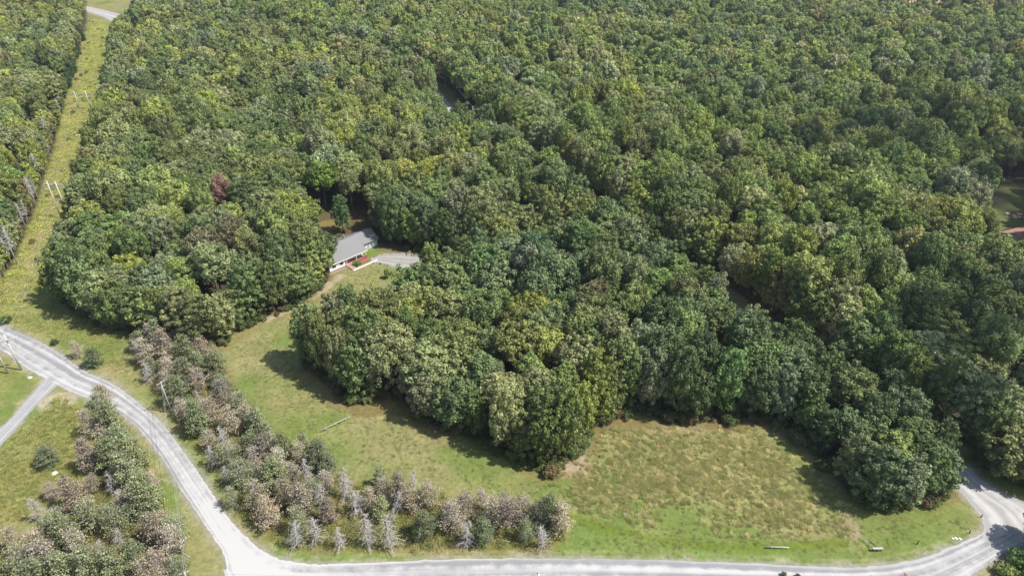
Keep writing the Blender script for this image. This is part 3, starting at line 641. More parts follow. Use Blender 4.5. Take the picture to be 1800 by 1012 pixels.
for t in trees:
    t['vis'] = int(-10 < t['px'] < 1810 and t['py'] < 1020); t['size'] = t['s'] / t['dep'] * (1.5 if t.get('special') else 1)
trees.sort(key=lambda t: (-t['vis'], -float(t['size'])))
NEAR = trees[:300]; FAR = trees[300:]
LM = [  # landmarks for describing the single trees (px, py, phrase)
 (545,600,'at the left tip of the middle wood'),(620,690,'at the lower left corner of the middle wood'),(700,500,'beside the lawn across from the house'),(690,600,'inside the left end of the middle wood'),
 (760,690,'along the shaded edge right of the fallen rail'),(860,740,'on the left slope of the middle wood point'),(950,790,'at the lowest point of the middle wood'),(1020,720,'just above the pale bare patch'),
 (800,520,'in the middle wood below the house driveway'),(850,620,'in the heart of the left half of the middle wood'),(950,640,'in the heart of the middle wood'),(930,500,'in the top of the middle wood'),
 (1060,500,'around the tan brown crown of the middle wood'),(1070,620,'at the centre of the middle wood'),(1110,690,'above the orange leaf litter of the right meadow'),(1160,560,'left of the white roof in the trees'),
 (1200,700,'on the upper edge of the right meadow'),(1280,640,'below the white roof in the trees'),(1320,540,'right of the white roof in the trees'),(1330,710,'at the upper right corner of the right meadow'),
 (1400,620,'around the second pale roof in the trees'),(1430,720,'at the shaded right edge of the right meadow'),(1480,640,'beside the corridor above the junction wood'),(1500,800,'in the left flank of the junction wood'),
 (1560,860,'at the lowest corner of the junction wood'),(1620,800,'in the wood just left of the junction'),(1600,720,'beside the corridor near the junction'),(1200,500,'beside the hidden road right of the tan brown crown'),
 (1760,770,'right of the side road beyond the junction'),(1740,650,'in the dark forest at the lower right edge'),(1620,620,'across the corridor from the junction wood'),(1500,540,'across the corridor from the second pale roof'),
 (130,480,'beside the lower end of the power line cut'),(200,540,'at the lower left corner of the upper left wood'),(290,570,'above the brown pines on the left'),(380,560,'at the foot of the wood near the dirt path'),
 (460,520,'along the dirt path left of the house'),(540,470,'just left of the white house'),(300,470,'around the brightest crown of the left wood'),(420,430,'among the tan brown crowns left of the house'),
 (820,400,'beyond the driveway right of the house'),(720,380,'just right of the house garage'),(940,420,'beside the gap at the end of the driveway'),(1380,480,'around the golden yellow crown beyond the corridor'),(1720,560,'in the shaded forest right of the corridor'),
 (200,380,'in the left wood beside the tall crossarm poles'),(640,330,'in the wood behind the house'),(1000,400,'at the top right of the driveway gap')]
ORD = ['leftmost', 'second from left', 'third from left', 'fourth from left', 'fifth from left', 'sixth from left', 'seventh from left', 'eighth from left', 'ninth from left', 'tenth from left', 'eleventh from left', 'twelfth from left']
def describe(items, noun, LM_):
    g = {}
    for t in items:
        px, py, _ = P(t['x'], t['y'], t.get('hz', 10)); l = min(LM_, key=lambda l: (l[0] - px) ** 2 + (l[1] - py) ** 2)
        g.setdefault((t['word'], l[2]), []).append((px, t))
    for (wd, ph), L in g.items():
        L.sort(key=lambda q: q[0])
        for i, (_, t) in enumerate(L):
            if len(L) == 1: t['label'] = '%s %s %s' % (wd, noun, ph)
            else: t['label'] = '%s %s %s, %s' % (wd, noun, ph, ('rightmost' if i == len(L) - 1 else ORD[min(i, 11)]))
            while len(t['label'].split()) > 16: t['label'] = t['label'].replace(' the ', ' ', 1)
for q_ in NEAR: q_.setdefault('hz', 10)
describe(NEAR, 'tree', LM)
for t in NEAR:
    vi = rnd.randrange(len(LIB[t['kind']])); vs = LIB[t['kind']]
    r = place_tree(t['kind'], vi, t['x'], t['y'], (t['s'], t['s'], t['sh']), t['tint'], rnd.uniform(0, 6.28))
    tag(r, t['label'], 'tree', 'broadleaf trees of the woods round the meadows')
def join_of(L): 
    V, gs, sh, tm, a, b = L['src']; return joined(L['name'] + '_whole', V, gs, sh, tm, a, b)
kinds = [join_of(l) for l in LIB['inner'][:6]] + [join_of(l) for l in LIB['edge'][:3]] + [join_of(l) for l in LIB['far']]
var = []
for t in FAR:
    if t['dep'] > 330: var.append(9 + rnd.randrange(6))
    elif t['kind'] == 'edge': var.append(6 + rnd.randrange(3))
    else: var.append(rnd.randrange(6))
stuff('far_forest', [(t['x'], t['y'], 0) for t in FAR], var, [rnd.uniform(0, 6.28) for _ in FAR], [(t['s'], t['s'], t['sh']) for t in FAR], [t['tint'] for t in FAR], kinds,
      'unbroken canopy of mixed green broadleaf trees stretching away behind the house and road')
print('near', len(NEAR), 'far', len(FAR), 'smallest near depth', NEAR[-1]['dep'])

# ------------------------------------------------------------------ pines and dead trees
PT = {'g': ((.122,.134,.068), 'grey-green'), 'd': ((.078,.092,.048), 'dark green'), 'b': ((.150,.125,.088), 'brown'), 'p': ((.19,.162,.112), 'pinkish grey'), 's': ((.22,.20,.155), 'silvery')}
pines = []; deads = []; pc = {}
def ok(x, y, r):
    for q in pines + deads:
        if (q['x'] - x) ** 2 + (q['y'] - y) ** 2 < r * r: return False
    return True
def pn(px, py, ty, s=1., hz=4.):
    x, y = G(px, py, hz * s)
    (deads if ty == 'X' else pines).append(dict(x=x, y=y, ty=ty, s=s, hz=4.5, word=('bare silver-grey' if ty == 'X' else PT[ty][1])))
for q in ((135,618,'p',.62,3),(165,632,'d',.68,3),(80,802,'d',.72,4),(88,862,'p',.62),(258,622,'p'),(285,605,'b'),(300,650,'p'),(310,690,'g'),(330,625,'g'),(355,612,'p'),(375,640,'g'),(345,665,'b'),(390,690,'b'),(372,720,'p'),(405,740,'p'),(345,740,'g'),
   (428,715,'g',.9),(450,745,'g',.9),(400,800,'g'),(425,835,'g'),(440,780,'d',.85),(470,790,'b',.9),(500,792,'g',.8),(525,800,'p',.8),(558,800,'d',.95),(575,812,'d',.7),(450,870,'p'),(470,900,'p'),(480,835,'g',.95),(500,860,'b',.9),(530,880,'b',.9),(545,860,'g',.8),
   (605,850,'X',1),(562,868,'X',.85),(622,885,'X',.9),(520,940,'X',.9),(552,930,'X',1),(595,945,'X',.8),(645,935,'X',1),(683,940,'X',1),(632,880,'X',.8),(700,880,'X',.8),(690,905,'X',.5),(820,935,'X',1),(955,940,'X',.95),(785,900,'X',.6),
   (745,925,'d',.78),(675,860,'p',.85),(700,862,'b',.8),(725,875,'p',.85),(755,868,'p',.95),(670,895,'g',.7),(795,905,'p',1),(815,885,'b',.95),(870,895,'p',1.0),(895,900,'b',1.05),(920,890,'p',.9),(850,935,'d',.8),(965,905,'d',.95),(985,915,'p',1.0),(945,905,'g',.85),(925,930,'g',.7),
   (575,900,'b',.7),(650,880,'p',.7),(180,720,'g'),(195,745,'g'),(185,775,'p'),(215,775,'g',1.05),(235,800,'g'),(200,805,'g',1.1),(225,835,'g'),(260,870,'g',1.05),(240,885,'g',1.05),(195,850,'X',.8),(105,915,'g',.95),(130,875,'b',.9),(160,905,'g',1.1),(200,915,'g'),
   (90,945,'g'),(115,945,'g'),(270,935,'b'),(305,925,'g'),(300,950,'p'),(205,940,'X',.7),(70,960,'p'),(35,985,'g'),(25,950,'p',.8),(135,965,'p'),(75,985,'b'),(110,1000,'g'),(165,1000,'g'),(205,1000,'g'),(240,985,'g',.8),(280,1000,'p'),(310,1000,'g',.8),(175,965,'X',.7),(60,1015,'g'),(255,1010,'b')): pn(*q)
def fill(PG, n, r, types, dead):
    lo = PG.min(0); hi = PG.max(0)
    for _ in range(n):
        x = rnd.uniform(lo[0], hi[0]); y = rnd.uniform(lo[1], hi[1]); px, py, _d = P(x, y, 4)
        east = px > 590
        if polysd(np.array([x]), np.array([y]), PG)[0] < .6 or not ok(x, y, r * (1.25 if east else 1)): continue
        if rnd.random() < (dead * 1.5 if east else dead * .35): deads.append(dict(x=x, y=y, ty='X', s=rnd.uniform(.6, .95), hz=4, word='bare silver-grey'))
        else: 
            ty = rnd.choice(types); pines.append(dict(x=x, y=y, ty=ty, s=rnd.uniform(.55, .95) * (.8 if east else 1), hz=4, word=PT[ty][1]))
fill(PSTRIP, 2600, 3.2, 'gppbgs', .25); fill(PLOW, 1300, 4.2, 'gpbpbs', .25)
LMP = [(150,625,'on the verge above the left road'),(80,830,'in the dry field at the lower left'),(280,620,'at the top of the pine strip below the wood'),(350,640,'beside the meadow at the top of the pine strip'),(300,690,'near the utility pole'),
 (400,700,'in the upper pine strip'),(370,740,'right of the utility pole above the bend'),(450,760,'on the meadow side of the pine strip'),(420,830,'on the inside of the road bend'),(520,800,'at the inner corner of the pine strip'),(560,800,'next to the open meadow corner'),
 (460,890,'beside the bright road bend'),(540,870,'in the thick of the pine strip above the bend'),(540,940,'along the lower road verge at the bend'),(620,860,'among the bare trees below the meadow'),(620,935,'in the bare row above the lower road'),
 (700,870,'in the middle clump of the lower strip'),(700,935,'above the road below the middle clump'),(760,900,'right of the middle clump'),(820,910,'before the right clump'),(880,900,'on the left of the right end clump'),(960,920,'at the far right end of the strip'),
 (190,740,'at the roadside tip of the lower left grove'),(210,800,'in the upper lower left grove'),(240,870,'in the middle of the lower left grove beside the verge'),(120,910,'at the left of the lower left grove'),(180,920,'in the heart of the lower left grove'),(290,940,'at the foot of the lower left grove'),
 (50,980,'in the bottom left corner'),(130,980,'at the bottom of the frame, left part'),(220,990,'at the bottom beside the pole top')]
describe(pines, "pine", LMP); describe(deads, 'dead tree', LMP)
for t in pines:
    tint = np.array(PT[t['ty']][0]) * rnd.uniform(.85, 1.2) * np.array([rnd.uniform(.94, 1.06), 1, rnd.uniform(.9, 1.1)])
    kind = 'thin_pine' if t['ty'] in 'ps' or (t['ty'] in 'bg' and rnd.random() < .5) else 'pine'
    r = place_tree(kind, rnd.randrange(len(LIB[kind])), t['x'], t['y'], (t['s'] * 1.05, t['s'] * 1.05, t['s'] * rnd.uniform(.88, 1.1)), tint, rnd.uniform(0, 6.28), 'pine_tree', 1.9)
    tag(r, t['label'], 'pine tree', 'thinning pines beside the road')
for t in deads:
    r = place_dead(DEADS, rnd.randrange(5), t['x'], t['y'], (t['s'], t['s'], t['s'] * rnd.uniform(.9, 1.1)), rnd.uniform(0, 6.28)); tag(r, t['label'], 'dead tree', 'bare dead trees among the pines')
print('pines', len(pines), 'dead', len(deads))
# tall bare and slender trees along the left side of the power line cut
SNAG = [(66,366,'standing left of the tall crossarm poles'),(31,465,'lowest on the left side of the power line cut'),(76,324,'just above the crossarm poles'),(90,256,'high on the left side of the power line cut'),(74,268,'leaning over the upper left of the cut'),(42,418,'between the crossarm poles and the lowest bare tree'),(8,500,'at the left frame edge above the road')]
for a_, b_, n_ in (((118,190),(98,262),4),((98,262),(74,335),5),((70,350),(45,425),6),((45,425),(10,500),5)):
    for k in range(n_):
        f = (k + rnd.random()) / n_; SNAG.append((a_[0] + (b_[0]-a_[0]) * f - rnd.uniform(0, 9), a_[1] + (b_[1]-a_[1]) * f, '*'))
EXT = sorted([q for q in SNAG if q[2] == '*'], key=lambda q: q[1]); SNAG = [q for q in SNAG if q[2] != '*']
NB = ['first','second','third','fourth','fifth','sixth','seventh','eighth','ninth','tenth','eleventh','twelfth','thirteenth','fourteenth','fifteenth','sixteenth','seventeenth','eighteenth','nineteenth','twentieth']
SNAG += [(q[0], q[1], 'of the left tree line of the cut, %s from the far end' % NB[k]) for k, q in enumerate(EXT)]
for i, (px, py, ph) in enumerate(SNAG):
    x, y = G(px, py); w_ = 1 if i < 7 else .75; tag(place_dead(TALLD, i % 2, x, y, (w_, w_, rnd.uniform(.8, 1.0) * (1 if i < 7 else .75)), rnd.uniform(0, 6.28), 'bare_tree'), 'tall pale bare-stemmed tree ' + ph if i < 7 else 'thin pale stem ' + ph, 'bare tree', 'tall bare trees beside the power line cut')
sl = []; edgeD = [G(*p) for p in ((150,70),(128,150),(112,205),(98,262),(80,315),(66,370),(48,420),(32,465),(12,500))]
for a, b in zip(edgeD[:-1], edgeD[1:]):
    n = max(2, int(math.hypot(a[0]-b[0], a[1]-b[1]) / 4.2))
    for k in range(n):
        f = (k + rnd.random() * .6) / n; x = a[0] + (b[0]-a[0]) * f - rnd.uniform(.5, 4); y = a[1] + (b[1]-a[1]) * f
        sp = P(x, y)[1] < 160 and rnd.random() < .6
        sl.append(dict(x=x, y=y, hz=6, sp=sp, word='dark green' if sp else rnd.choice(['yellow-green', 'olive green', 'reddish olive'])))
LMS = [(140,60,'at the far top of the power line cut'),(125,120,'near the far top of the power line cut'),(110,180,'beside the far crossarm poles'),(98,240,'below the far crossarm poles'),(85,290,'above the tall crossarm poles'),(70,340,'level with the tall crossarm poles'),(50,400,'below the tall crossarm poles'),(25,450,'low on the left of the cut'),(5,490,'lowest at the left frame edge')]
describe([q for q in sl if q['sp']], 'spruce', LMS); describe([q for q in sl if not q['sp']], 'slender tree', LMS)
SLT = {'dark green': (.05,.075,.03), 'yellow-green': (.16,.18,.04), 'olive green': (.10,.12,.04), 'reddish olive': (.145,.13,.05)}
for q in sl:
    k = 'spruce' if q['sp'] else 'slender'; s = rnd.uniform(.7, 1.05)
    r = place_tree(k, rnd.randrange(len(LIB[k])), q['x'], q['y'], (s, s, s * rnd.uniform(.65, .95)), SLT[q['word']], rnd.uniform(0, 6.28), 'spruce_tree' if q['sp'] else 'slender_tree', 1.7)
    tag(r, q['label'], 'tree', 'slender trees lining the power line cut')

# ------------------------------------------------------------------ low vegetation (stuff)
def tuft(seed, n, h, w_, ls, flat=.5):
    r = np.random.default_rng(seed); pos = r.normal(size=(n, 3)) * np.array([w_, w_, 0]) + np.array([0, 0, 1]) * r.uniform(.1, h, (n, 1))
    nor = unit(r.normal(size=(n, 3)) + np.array([0, 0, flat])); V, F = leaf_quads(pos, nor, r.uniform(*ls, n), r)
    return mesh_np('tuft', V, [F], [M_GRASS], None, np.clip(r.normal(.5, .25, n), 0, 1))
def blades(seed, n, h, w_):
    r = np.random.default_rng(seed); b = r.normal(size=(n, 2)) * w_; a = r.uniform(0, 6.28, n); t = np.stack([np.cos(a), np.sin(a)], 1)
    hh = h * r.uniform(.5, 1.1, n); ln = r.normal(size=(n, 2)) * .35 * h; bw = .045
    V = np.stack([np.c_[b - t*bw, np.zeros(n) - .03], np.c_[b + t*bw, np.zeros(n) - .03], np.c_[b + ln + t*bw*.5, hh], np.c_[b + ln - t*bw*.5, hh]], 1).reshape(-1, 3)
    return mesh_np('blades', V, [np.arange(4*n).reshape(n, 4)], [M_GRASS], None, np.clip(r.normal(.5, .25, n), 0, 1))
def scatter(name, PG, n, meshes, tints, label, smin, smax, thr=None, excl=(), inset=.0, tk=3.0, soft=2.5):
    lo = PG.min(0); hi = PG.max(0); x = rng.uniform(lo[0], hi[0], n); y = rng.uniform(lo[1], hi[1], n)
    m = polysd(x, y, PG) > inset
    if thr is not None: m &= rng.uniform(0, 1, n) < np.clip((fbm(x, y, 5, 5) - thr) * 1.5 + .45, .12, 1)
    m &= rng.uniform(0, 1, n) < np.clip(polysd(x, y, PG) / soft, 0, 1)
    for L_ in excl: m &= linedist(x, y, L_) > 3.6
    x = x[m]; y = y[m]; k = len(x); ti = np.array(tints)[rng.integers(0, len(tints), k)] * rng.uniform(.85, 1.2, (k, 1)) * tk; s = rng.uniform(smin, smax, k)
    stuff(name, np.stack([x, y, np.zeros(k)], 1), rng.integers(0, len(meshes), k), rng.uniform(0, 6.28, k), np.stack([s, s, s], 1), ti, meshes, label); print(name, k)
TU = [tuft(700 + i, 46, .55, .34, (.05, .13)) for i in range(3)]; BL = [blades(720 + i, 60, .17, .30) for i in range(3)]; TB = [blades(730 + i, 70, .55, .30) for i in range(2)]
scatter('goldenrod', ROW, 42000, TU, [(.215,.22,.05),(.17,.20,.05),(.12,.14,.045),(.20,.175,.085),(.21,.20,.08)], 'yellow-green goldenrod and weeds filling the power line cut', .8, 1.8)
scatter('brush', ROW, 1500, [l['crown'] for l in LIB['bush']], [(.09,.11,.03),(.13,.15,.04),(.15,.12,.06),(.17,.19,.05)], 'scattered low bushes in the power line cut', .22, .7, thr=.45, tk=1.8)
scatter('undergrowth', PSTRIP, 15000, TU + BL, [(.12,.14,.045),(.15,.13,.065),(.10,.12,.04),(.16,.155,.055)], 'rough weeds and grass under the pine strip', .6, 1.5, tk=2.3)
scatter('scrub', PLOW, 15000, TU + BL, [(.14,.145,.05),(.17,.14,.075),(.10,.12,.045),(.19,.18,.06)], 'rough brown and yellow scrub under the lower left grove', .6, 1.4, tk=2.4)
scatter('tall_grass', MEADOW2, 15000, TB, [(.19,.175,.09),(.165,.165,.075),(.14,.15,.058),(.25,.225,.13)], 'dry straw-coloured tall grass of the right meadow', .45, 1.0, thr=.46, soft=9)
W5 = poly([(400,612),(470,572),(560,530),(600,485),(650,462),(690,480),(640,520),(520,600),(540,670),(640,725),(700,712),(900,830),(1000,850),(1060,760),(1330,750),(1500,905),(1700,900),(1722,925),(1500,985),(945,975),(700,972),(1000,960),(1005,900),(800,860),(600,820),(560,780),(470,740),(430,680)])
scatter('meadow_grass', W5, 30000, BL, [(.145,.152,.06),(.12,.145,.05),(.17,.16,.08),(.14,.142,.058)], 'short green and straw-tinged grass of the mown meadows', .45, .85, thr=.40)
FL = poly([(-60,700),(0,790),(100,690),(160,720),(150,850),(70,900),(0,945),(-60,960)])
scatter('field_grass', FL, 14000, TB + BL, [(.23,.21,.09),(.16,.18,.06),(.20,.20,.075)], 'golden dry grass of the lower left field', .5, 1.0, thr=.42, tk=2.4)
LE = poly([(-60,560),(110,540),(230,590),(232,640),(255,690),(180,650),(110,612),(40,575)])
scatter('verge_grass', LE, 12000, BL + TU, [(.145,.16,.05),(.17,.16,.065),(.115,.14,.04)], 'rough verge grass between the left road and the upper left wood', .5, .9, thr=.42)

def understory():
    P_ = []
    for W_, n in ((WB, 5200), (WA, 16000), (WC, 30000)):
        lo = W_.min(0); hi = np.minimum(W_.max(0), (170, 330)); lo = np.maximum(lo, (-180, 80)); x = rng.uniform(lo[0], hi[0], n); y = rng.uniform(lo[1], hi[1], n); sdv = polysd(x, y, W_)
        m = (sdv > .4) & (sdv < 5) & (linedist(x, y, cor[::2]) > 4.5) & (polysd(x, y, BACKYARD) < -1) & (linedist(x, y, hp) > 3.5) & (linedist(x, y, [(-50, 181), (-44, 193)]) > 9)
        P_ += [(a, b, 0) for a, b in zip(x[m], y[m])]
    k = len(P_); s = rng.uniform(.35, 1.15, k); ti = np.array([(.12,.16,.05),(.16,.18,.06),(.10,.13,.04),(.18,.14,.06)])[rng.integers(0, 4, k)] * rng.uniform(.8, 1.2, (k, 1)); print('understory', k)
    stuff('understory', P_, rng.integers(0, 3, k), rng.uniform(0, 6.28, k), np.stack([s, s, s * rng.uniform(.6, 1.1, k)], 1), ti, [l['crown'] for l in LIB['bush']], 'low brush and saplings along the wood edges')
understory()
# ------------------------------------------------------------------ unseen clouds, added as gappy puffs to part-shade the right side
def cloud(px, py, rx, ry, n, label):
    cx, cy = G(px, py); IV, IF = ico(); Vs = []; Fs = []; o = 0
    for _ in range(n):
        a = rnd.uniform(0, 6.28); q = rnd.random() ** .6; x = cx + math.cos(a) * rx * q; y = cy + math.sin(a) * ry * q; z = 620 + rnd.uniform(0, 30)
        c = np.array([x, y, 0]) + np.array(sdir) * (z / sdir[2]); Vs.append(c + IV * rnd.uniform(4, 8) * (1, 1, .6)); Fs.append(IF + o); o += len(IV)
    me = mesh_np('cloud', np.vstack(Vs), [np.vstack(Fs)], [M_CLOUD], smooth=True); ob = bpy.data.objects.new('cloud', me); C.objects.link(ob); tag(ob, label, 'cloud', None, 'stuff')
M_CLOUD = mat('cloud_white', (.9, .9, .92), 1, 0)
cloud(1740, 700, 42, 36, 26, 'unseen cloud of ragged puffs added to shade the lower right forest'); cloud(1750, 290, 95, 60, 90, 'unseen cloud of ragged puffs added to shade the right forest')
# ------------------------------------------------------------------ house
M_WHITE = mat('white_siding', (.78,.77,.74), .6, .3, .06, 2); M_SHING = mat('grey_shingles', (.215,.212,.21), .9, .2, .16, 2.2, .2); M_SHADEDW = mat('shaded_siding', (.50,.52,.54), .6, .3, .06, 2)
M_RED = mat('red_paint', (.42,.06,.04), .6, .3, .15, 3); M_PINK = mat('faded_red_boards', (.38,.225,.195), .8, .2, .15, 3); M_DARK = mat('dark_glass', (.03,.035,.04), .15, .6); M_CONC = mat('concrete', (.58,.54,.48), .9, .2, .12, 1.5)
M_MULCH = mat('mulch', (.22,.12,.06), .95, .1, .4, 5, .3); M_BRICK = mat('brick_base', (.27,.20,.15), .9, .2, .25, 4); M_DOORG = mat('garage_paint', (.66,.72,.76), .5, .3, .05, 2)
def gable(mb, s0, s1, t0, tr, t1, ze, zr, th=.16):
    a, b = (s0, s1)
    pr = [(t0, ze), (tr, zr), (t1, ze), (t1, ze - th), (tr, zr - th * 1.1), (t0, ze - th)]
    vs = [(a, t, z) for t, z in pr] + [(b, t, z) for t, z in pr]; n = 6
    mb.add(vs, [(0,1,4,5), (1,2,3,4), (11,10,7,6), (10,9,8,7)] + [(i, i + n, (i+1) % n + n, (i+1) % n) for i in range(n)])
fx, fy = -55.6, 177.6
house = tag(empty('house', (fx, fy, 0), R_(45)), 'white ranch house with grey shingle roof, red porch and attached garage in the wood clearing', 'house')
m = MB(); m.box(0, 5.6, 0, 12, 0, 2.78).box(5.6, 13.2, 1.9, 12, 0, 2.78)
m.add([(.02, .1, 2.78), (.02, 12, 2.78), (.02, 6.05, 5.3), (13.18, .1, 2.78), (13.18, 12, 2.78), (13.18, 6.05, 5.3)], [(0, 2, 1), (3, 4, 5), (0, 1, 4, 3)])
m.build('wall', M_WHITE, house)
m = MB(); m.box(13.2, 20.6, 4.1, 11.9, 0, 2.6); m.add([(20.58, 4.1, 2.6), (20.58, 11.9, 2.6), (20.58, 8, 4.35), (13.25, 4.1, 2.6), (13.25, 11.9, 2.6), (13.25, 8, 4.35)], [(0, 1, 2), (3, 5, 4), (0, 3, 4, 1)])
m.build('garage_wall', M_SHADEDW, house)  # tree shade on the garage front is put into this darker siding colour
m = MB(); gable(m, -.45, 13.75, -.5, 6.05, 12.6, 2.86, 5.75); rf = m.build('roof', M_SHING, house)
m = MB(); gable(m, 13.76, 21.1, 3.6, 8, 12.4, 2.66, 4.75); m.build('garage_roof', M_SHING, house)
MB().box(10.2, 10.75, 7.0, 7.55, 4.9, 6.5).build('chimney', M_BRICK, rf)
MB().box(6.8, 6.92, 3.2, 3.32, 4.2, 4.75).build('vent_pipe', M_METAL, rf)
m = MB(); m.box(-.45, 13.75, -.58, -.503, 2.62, 2.84); m.build('gutter', M_WHITE, rf)
MB().box(-.04, 5.58, -.05, -.003, 0, .45).build('foundation', M_BRICK, house)
for s0 in (1.0, 3.7):
    wn = MB().box(s0, s0 + 1.25, -.06, -.004, 1.25, 2.25).build('window', M_DARK, house)
    MB().box(s0 - .09, s0 + 1.34, -.075, -.005, 1.13, 1.245).box(s0 - .09, s0 + 1.34, -.075, -.005, 2.255, 2.34).box(s0 - .09, s0 - .005, -.075, -.005, 1.25, 2.25).box(s0 + 1.255, s0 + 1.34, -.075, -.005, 1.25, 2.25).build('window_frame', M_WHITE, wn)
wn = MB().box(9.6, 11.2, 1.84, 1.897, 1.2, 2.2).build('window', M_DARK, house)
d = MB().box(7.4, 8.35, 1.84, 1.897, .42, 2.45).build('door', M_WHITE, house); MB().box(8.2, 8.27, 1.79, 1.837, 1.35, 1.42).build('door_handle', M_METAL, d)
MB().box(5.65, 13.15, -1.0, 1.85, .05, .40).build('porch_deck', M_PINK, house)
m = MB()
for k in range(9): m.box(7.5 + k * .7, 7.56 + k * .7, -.98, -.92, .40, 1.3)
m.box(7.5, 13.16, -.99, -.91, 1.3, 1.38).box(7.5, 13.16, -.975, -.925, .5, .56)
for k in range(50): m.box(7.6 + k * .11, 7.64 + k * .11, -.965, -.935, .56, 1.3)
m.box(13.08, 13.16, -.9, .5, 1.3, 1.38).box(13.08, 13.16, -.9, .5, .8, .88); m.build('railing', M_RED, house)
m = MB(); 
for s0 in (5.9, 9.4, 12.95): m.box(s0, s0 + .13, -.45, -.32, .41, 2.68)
m.build('porch_posts', M_WHITE, house)
MB().box(5.8, 7.4, -3.1, -1.02, .05, .33).build('ramp', M_PINK, house)
for s0 in (13.9, 17.3):
    gd = MB().box(s0, s0 + 2.6, 4.03, 4.097, .02, 2.15).build('garage_door', M_DOORG, house)
    m = MB(); m.box(s0 - .1, s0 - .003, 4.0, 4.095, 0, 2.25).box(s0 + 2.603, s0 + 2.7, 4.0, 4.095, 0, 2.25).box(s0, s0 + 2.6, 4.0, 4.095, 2.155, 2.25); m.build('door_frame', M_DARK, gd)
    m = MB(); [m.box(s0 + .2 + k * .6, s0 + .6 + k * .6, 4.015, 4.028, 1.5, 1.85) for k in range(4)]; m.build('door_panes', M_DARK, gd)
hM = Matrix.Translation((fx, fy, 0)) @ Matrix.Rotation(R_(45), 4, 'Z')
def on_house(mb, name, m_, label, cat, kind=None):
    o = mb.build(name, m_); o.matrix_world = hM; return tag(o, label, cat, None, kind)
o = MB().box(6.0, 15.0, -4.0, -3.15, 0, .09).build('walkway', M_CONC); o.matrix_world = hM; o['kind'] = 'structure'
on_house(MB().box(7.6, 13.2, -3.1, -1.1, 0, .14), 'flower_bed', M_MULCH, 'brown mulched flower bed between the porch railing and the concrete walk', 'flower bed')
on_house(MB().box(-.6, 6, -1.25, -1.1, 0, .16).box(-.6, 6, -1.1, -.06, 0, .06), 'border_strip', M_BRICK, 'brown edged border strip below the white front wall', 'border')

# hidden roofs glimpsed in the middle wood, and the second house at the right edge
def small_house(cx, cy, rz, L, D, he, hr, mw, mr, label, name='house'):
    h = tag(empty(name, (cx, cy, 0), rz), label, 'house')
    m = MB().box(-L/2, L/2, -D/2, D/2, 0, he - .1)
    m.add([(-L/2+.02, -D/2, he-.1), (-L/2+.02, D/2, he-.1), (-L/2+.02, 0, hr-.25), (L/2-.02, -D/2, he-.1), (L/2-.02, D/2, he-.1), (L/2-.02, 0, hr-.25)], [(0,2,1),(3,4,5)])
    m.build('wall', mw, h); m = MB(); gable(m, -L/2-.4, L/2+.4, -D/2-.4, 0, D/2+.4, he, hr); m.build('roof', mr, h)
    for s0 in (-L*.3, L*.15): MB().box(s0, s0 + 1.2, -D/2-.05, -D/2-.003, 1.1, 2.1).build('window', M_DARK, h)
    MB().box(-.5, .45, -D/2-.05, -D/2-.003, .1, 2.1).build('door', M_RED, h); return h
M_WROOF = mat('pale_metal_roof', (.72,.71,.70), .5, .4, .05, 1); M_RROOF = mat('red_brown_shingles', (.38,.20,.16), .9, .2, .2, 2)
x, y = G(1283, 567, 3.4); small_house(x, y, R_(-12), 4.4, 3.4, 2.6, 3.7, M_WHITE, M_WROOF, 'white roof glimpsed through a gap in the middle wood', 'cabin')
x, y = G(1357, 604, 3.2); small_house(x, y, R_(-20), 2.6, 2.4, 2.4, 3.1, M_WHITE, M_WROOF, 'smaller pale roof glimpsed through leaves right of the white roof', 'cabin')
x, y = G(1800, 409, 3.6); small_house(x + 1.5, y, R_(22), 13, 9, 2.7, 4.6, M_WHITE, M_RROOF, 'house with red-brown roof cut off by the right frame edge')
def rock(px, py, r0, label, m_=None, name='rock', n=1, spread=1):
    import bmesh
    bm = bmesh.new()
    for k in range(n):
        b2 = bmesh.ops.create_icosphere(bm, subdivisions=2, radius=r0 * rnd.uniform(.7, 1.1)); ox, oy = (rnd.uniform(-spread, spread), rnd.uniform(-spread, spread) * .6) if n > 1 else (0, 0)
        for v in b2['verts']: v.co = Vector((v.co.x * 1.3, v.co.y, v.co.z * .6)) * rnd.uniform(.9, 1.1) + Vector((ox, oy, r0 * .25 + (.3 * r0 if k % 3 == 0 and n > 1 else 0)))
    me = bpy.data.meshes.new(name); bm.to_mesh(me); bm.free(); me.materials.append(m_ or M_ROCK); o = bpy.data.objects.new(name, me); C.objects.link(o); x, y = G(px, py); o.location = (x, y, 0); return tag(o, label, name.replace('_', ' '))
rock(1790, 380, .7, 'heap of tan boulders on the lawn near the right frame edge', mat('tan_rock', (.62,.46,.32), .9, .2, .3, 2), 'rock_pile', 14, 4)
rock(53, 664, .45, 'small white boulder on the grass beside the left driveway', M_WROOF)
rock(97, 832, .55, 'white boulder beside the brown pine in the lower left field', M_WROOF)
rock(1681, 945, .2, 'pale rock pile on the verge near the right road bend', M_WROOF, 'rock_pile', 6, .8)
rock(142, 238, .9, 'grey boulder pair at the right side of the power line cut', None, 'rock_pile', 3, 1.6)

